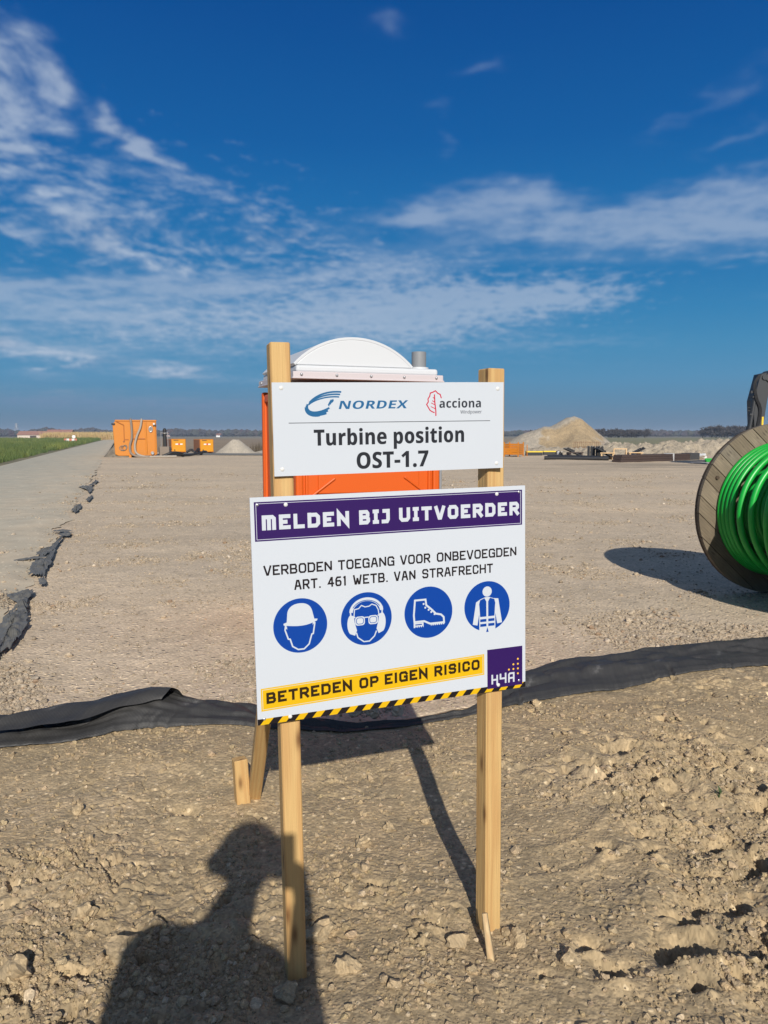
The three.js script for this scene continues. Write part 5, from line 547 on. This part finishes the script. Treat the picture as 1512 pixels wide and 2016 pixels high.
// ---------------------------------------------------------------- far left: farm buildings, barriers, pylon
{
  const o = thing('farmhouse', 'white farm building with a red roof on the far left horizon', 'farmhouse', [-138, -.3, -330], .1);
  part(o, 'wall', box(10, 2.3, 7, 0, 1.15, 0), whiteM); const s = new THREE.Shape(); s.moveTo(-3.8, 0); s.lineTo(0, 1.7); s.lineTo(3.8, 0); s.closePath(); part(o, 'roof', new THREE.ExtrudeGeometry(s, { depth: 10.6, bevelEnabled: false }).rotateY(Math.PI / 2).translate(-5.3, 2.3, 0), M([.30, .15, .12], .8)); for (const x of [-3.2, 0, 3.2]) { const w = part(o, 'window', box(1.4, 1, .1, x, 1.3, 3.52), blackM); part(w, 'sill', box(1.6, .12, .2, x, .72, 3.6), whiteM); }
  const b = thing('barn', 'long low barn left of the white farm building', 'barn', [-150.5, -.3, -332], .1); part(b, 'wall', box(11, 1.7, 7, 0, .85, 0), M([.6, .5, .42], .8)); part(b, 'roof', new THREE.ExtrudeGeometry(s, { depth: 11.6, bevelEnabled: false }).rotateY(Math.PI / 2).translate(-5.8, 1.7, 0), M([.30, .16, .12], .8)); part(b, 'door', box(2.6, 1.4, .1, 1, .7, 3.52), brownM);
  const v = thing('parked_van', 'grey vehicle parked beside the white farm building', 'van', [-126.5, -.2, -326], .3); part(v, 'body', rbox(5.2, 1.5, 2, .3, 0, 1.0, 0), M([.30, .33, .36], .4)); part(v, 'roof_box', rbox(3.4, .6, 1.9, .25, -.4, 1.9, 0), M([.22, .25, .28], .3)); for (const x of [-1.7, 1.7]) part(v, 'wheel', cyl(.38, .25, 16).rotateX(Math.PI / 2), blackM, [x, .38, .95]);
  const t = thing('road_barrier', 'red and white road barrier standing in the roadside grass', 'barrier', [-57.2, -.2, -141], .25); for (let k = 0; k < 5; k++) part(t, 'stripe', box(.44, .5, .06, -.9 + k * .44, .75, 0), k % 2 ? whiteM : M([.6, .16, .09], .6)); for (const x of [-.8, .8]) part(t, 'leg', box(.08, .9, .4, x, .45, 0), steelM); part(t, 'sign_disc', cyl(.3, .04, 18).rotateX(Math.PI / 2), whiteM, [.55, 1.35, 0]);
  const p = thing('pylon', 'faint lattice power pylon on the far left horizon', 'pylon', [-418, -.4, -880]); for (const [a, c] of [[-2.4, -2.4], [2.4, -2.4], [-2.4, 2.4], [2.4, 2.4]]) part(p, 'leg', rod([a, 0, c], [a * .12, 15, c * .12], .16, 5), steelM); for (const y of [9.5, 12, 14.2]) part(p, 'cross_arm', box(7 - (y - 9) * .5, .25, .25, 0, y, 0), steelM); for (let k = 0; k < 6; k++) { const y = k * 2.4, q = 2.4 - y * .14, q2 = 2.4 - (y + 2.4) * .14; part(p, 'lattice_bar', rod([-q, y, q], [q2, y + 2.4, q2], .09, 4), steelM); part(p, 'lattice_bar', rod([q, y, q], [-q2, y + 2.4, q2], .09, 4), steelM); }
  for (const [x, z, w, h, label, m] of [[-440, -800, 14, 5, 'tiny white house at the far left of the horizon', whiteM], [-285, -800, 12, 4, 'small pale house left of the tank, far away', whiteM], [-222, -800, 9, 4, 'small pinkish house above the first orange box', M([.5, .36, .32], .8)], [-128, -600, 3, 2.4, 'tiny white shed above the second orange box', whiteM], [152, -600, 7, 3.2, 'tiny reddish farmhouse in the gap between the tree clumps', M([.42, .17, .12], .8)]]) { const q = thing('far_house', label, 'house', [x, -.3, z]); part(q, 'wall', box(w, h * .6, 8, 0, h * .3, 0), m); const g = new THREE.Shape(); g.moveTo(-4.4, 0); g.lineTo(0, h * .6); g.lineTo(4.4, 0); g.closePath(); part(q, 'roof', new THREE.ExtrudeGeometry(g, { depth: w + .6, bevelEnabled: false }).rotateY(Math.PI / 2).translate(-w / 2 - .3, h * .6, 0), M([.26, .14, .11], .8)); }
}

// ---------------------------------------------------------------- the photographer, whose shadow lies on the soil
{
  const cap = (p, a, b, ra, rb) => { const bx = b[0] - a[0], by = b[1] - a[1], bz = b[2] - a[2], px = p[0] - a[0], py = p[1] - a[1], pz = p[2] - a[2], t = clamp((px * bx + py * by + pz * bz) / (bx * bx + by * by + bz * bz)); return Math.hypot(px - bx * t, py - by * t, pz - bz * t) - mix(ra, rb, t); };
  const smin = (a, b, k) => { const h = Math.max(k - Math.abs(a - b), 0) / k; return Math.min(a, b) - h * h * k * .25; };
  function body(lo, hi, n, f) {
    const mc = new MarchingCubes(n, new THREE.MeshStandardMaterial(), false, false, 160000); mc.isolation = 0; const c = [0, 1, 2].map((i) => (lo[i] + hi[i]) / 2), e = [0, 1, 2].map((i) => (hi[i] - lo[i]) / 2);
    for (let z = 0; z < n; z++) for (let y = 0; y < n; y++) for (let x = 0; x < n; x++) { const q = (i, k) => c[k] + e[k] * (i - n / 2) / (n / 2); mc.field[x + y * n + z * n * n] = -f([q(x, 0), q(y, 1), q(z, 2)]); }
    mc.update(); const N = mc.count, P = new Float32Array(N * 3); for (let i = 0; i < N; i++) for (let k = 0; k < 3; k++) P[i * 3 + k] = c[k] + e[k] * mc.positionArray[i * 3 + k];
    let g = new THREE.BufferGeometry(); g.setAttribute('position', new THREE.BufferAttribute(P, 3)); g = mergeVertices(g, 1e-4); g.computeVertexNormals(); return g;
  }
  const bones = [[[-.17, .95, .30], [-.18, 1.16, .30], .165, .175], [[-.27, 1.0, .30], [-.30, 1.24, .30], .12, .12], [[-.11, 1.0, .30], [-.08, 1.22, .30], .115, .11], [[-.36, 1.30, .30], [-.02, 1.24, .30], .075, .065], [[-.19, 1.30, .30], [-.135, 1.42, .27], .085, .068],
    [[-.365, 1.29, .30], [-.415, 1.04, .33], .07, .057], [[-.415, 1.03, .33], [-.36, .82, .24], .055, .042], [[-.02, 1.22, .29], [.052, 1.09, .17], .062, .05], [[.052, 1.09, .17], [.052, 1.33, .062], .05, .036],
    [[-.26, .90, .30], [-.27, .48, .30], .10, .065], [[-.27, .48, .30], [-.28, .10, .32], .063, .045], [[-.08, .90, .30], [-.07, .48, .30], .10, .065], [[-.07, .48, .30], [-.06, .10, .32], .063, .045], [[-.28, .06, .33], [-.29, .05, .17], .05, .045], [[-.06, .06, .33], [-.05, .05, .17], .05, .045]];
  const clothes = body([-.62, -.03, -.12], [.38, 1.5, .62], 96, (p) => { let d = 9; for (const b of bones) d = smin(d, cap(p, ...b), .05); return d; });
  const head = body([-.34, 1.34, .05], [.08, 1.76, .47], 84, (p) => { const q = [(p[0] + .105) / .078, (p[1] - 1.575) / .112, (p[2] - .255) / .096]; let d = (Math.hypot(...q) - 1) * .08; d = smin(d, cap(p, [-.105, 1.50, .225], [-.105, 1.475, .205], .05, .032), .04); d = smin(d, cap(p, [-.105, 1.575, .165], [-.105, 1.548, .150], .009, .014), .015); for (const s of [-1, 1]) { d = smin(d, cap(p, [-.105 + s * .078, 1.585, .262], [-.105 + s * .082, 1.555, .258], .014, .010), .01); const ex = Math.hypot(p[0] + .105 + s * .032, p[1] - 1.578, p[2] - .157) - .014; d = Math.max(d, -ex); } const mo = cap(p, [-.125, 1.515, .163], [-.085, 1.515, .163], .005, .005); d = Math.max(d, -mo); return smin(d, cap(p, [-.135, 1.38, .27], [-.11, 1.5, .255], .055, .05), .03); });
  const hair = body([-.36, 1.44, .08], [.06, 1.76, .5], 72, (p) => { const q = [(p[0] + .105) / .115, (p[1] - 1.595) / .108, (p[2] - .275) / .112]; let d = (Math.hypot(...q) - 1) * .11; d = smin(d, cap(p, [-.19, 1.565, .27], [-.212, 1.56, .275], .042, .042), .03); return Math.max(d, -cap(p, [-.105, 1.54, .14], [-.105, 1.50, .17], .09, .085)); });
  const o = thing('person', 'person behind the camera raising a phone, seen only as the shadow on the soil', 'person', [0, 0, 0]);
  const coat = part(o, 'body', clothes, M([.04, .05, .07], .9)); part(coat, 'head', head, M([.45, .27, .19], .6)); part(coat, 'hair', hair, M([.05, .032, .02], .8));
  const skin = M([.45, .27, .19], .6);
  const hand = body([-.08, 1.28, -.02], [.12, 1.48, .13], 72, (p) => { let d = cap(p, [.052, 1.33, .062], [.044, 1.392, .045], .026, .030); for (const [k, [y, l]] of [[1.425, .062], [1.405, .07], [1.385, .066], [1.365, .052]].entries()) { const a = [.046, y, .034], b = [.028, y + .006, .018], c = [.028 - l * .6, y + .010, .0165]; d = smin(d, Math.min(cap(p, a, b, .0105, .0095), cap(p, b, c, .0095, .008)), .006); } return smin(d, Math.min(cap(p, [.05, 1.38, .05], [.034, 1.41, .056], .013, .0115), cap(p, [.034, 1.41, .056], [.004, 1.43, .048], .0115, .0095)), .008); });
  part(coat, 'hand', hand, skin);
  const lh = body([-.46, .66, .12], [-.26, .86, .32], 64, (p) => { let d = cap(p, [-.36, .82, .24], [-.352, .765, .222], .028, .031); for (let k = 0; k < 4; k++) { const z = .248 - k * .019, a = [-.352, .752, z], b = [-.346, .712, z - .006], c = [-.338, .69 + .004 * k, z - .014]; d = smin(d, Math.min(cap(p, a, b, .0105, .009), cap(p, b, c, .009, .0078)), .005); } return smin(d, Math.min(cap(p, [-.352, .785, .212], [-.346, .755, .19], .012, .0105), cap(p, [-.346, .755, .19], [-.342, .73, .18], .0105, .009)), .006); });
  part(coat, 'hand', lh, skin);
  const ph = thing('phone', 'phone held up by the photographer, part of the shadow beside the head', 'phone', [-.012, 1.452, .036]); part(ph, 'case', rbox(.077, .16, .009, .004), M([.02, .02, .022], .4)); part(ph, 'screen', box(.07, .15, .001, 0, 0, .0055), M([.02, .02, .025], .1));
}

renderer.render(scene, camera);
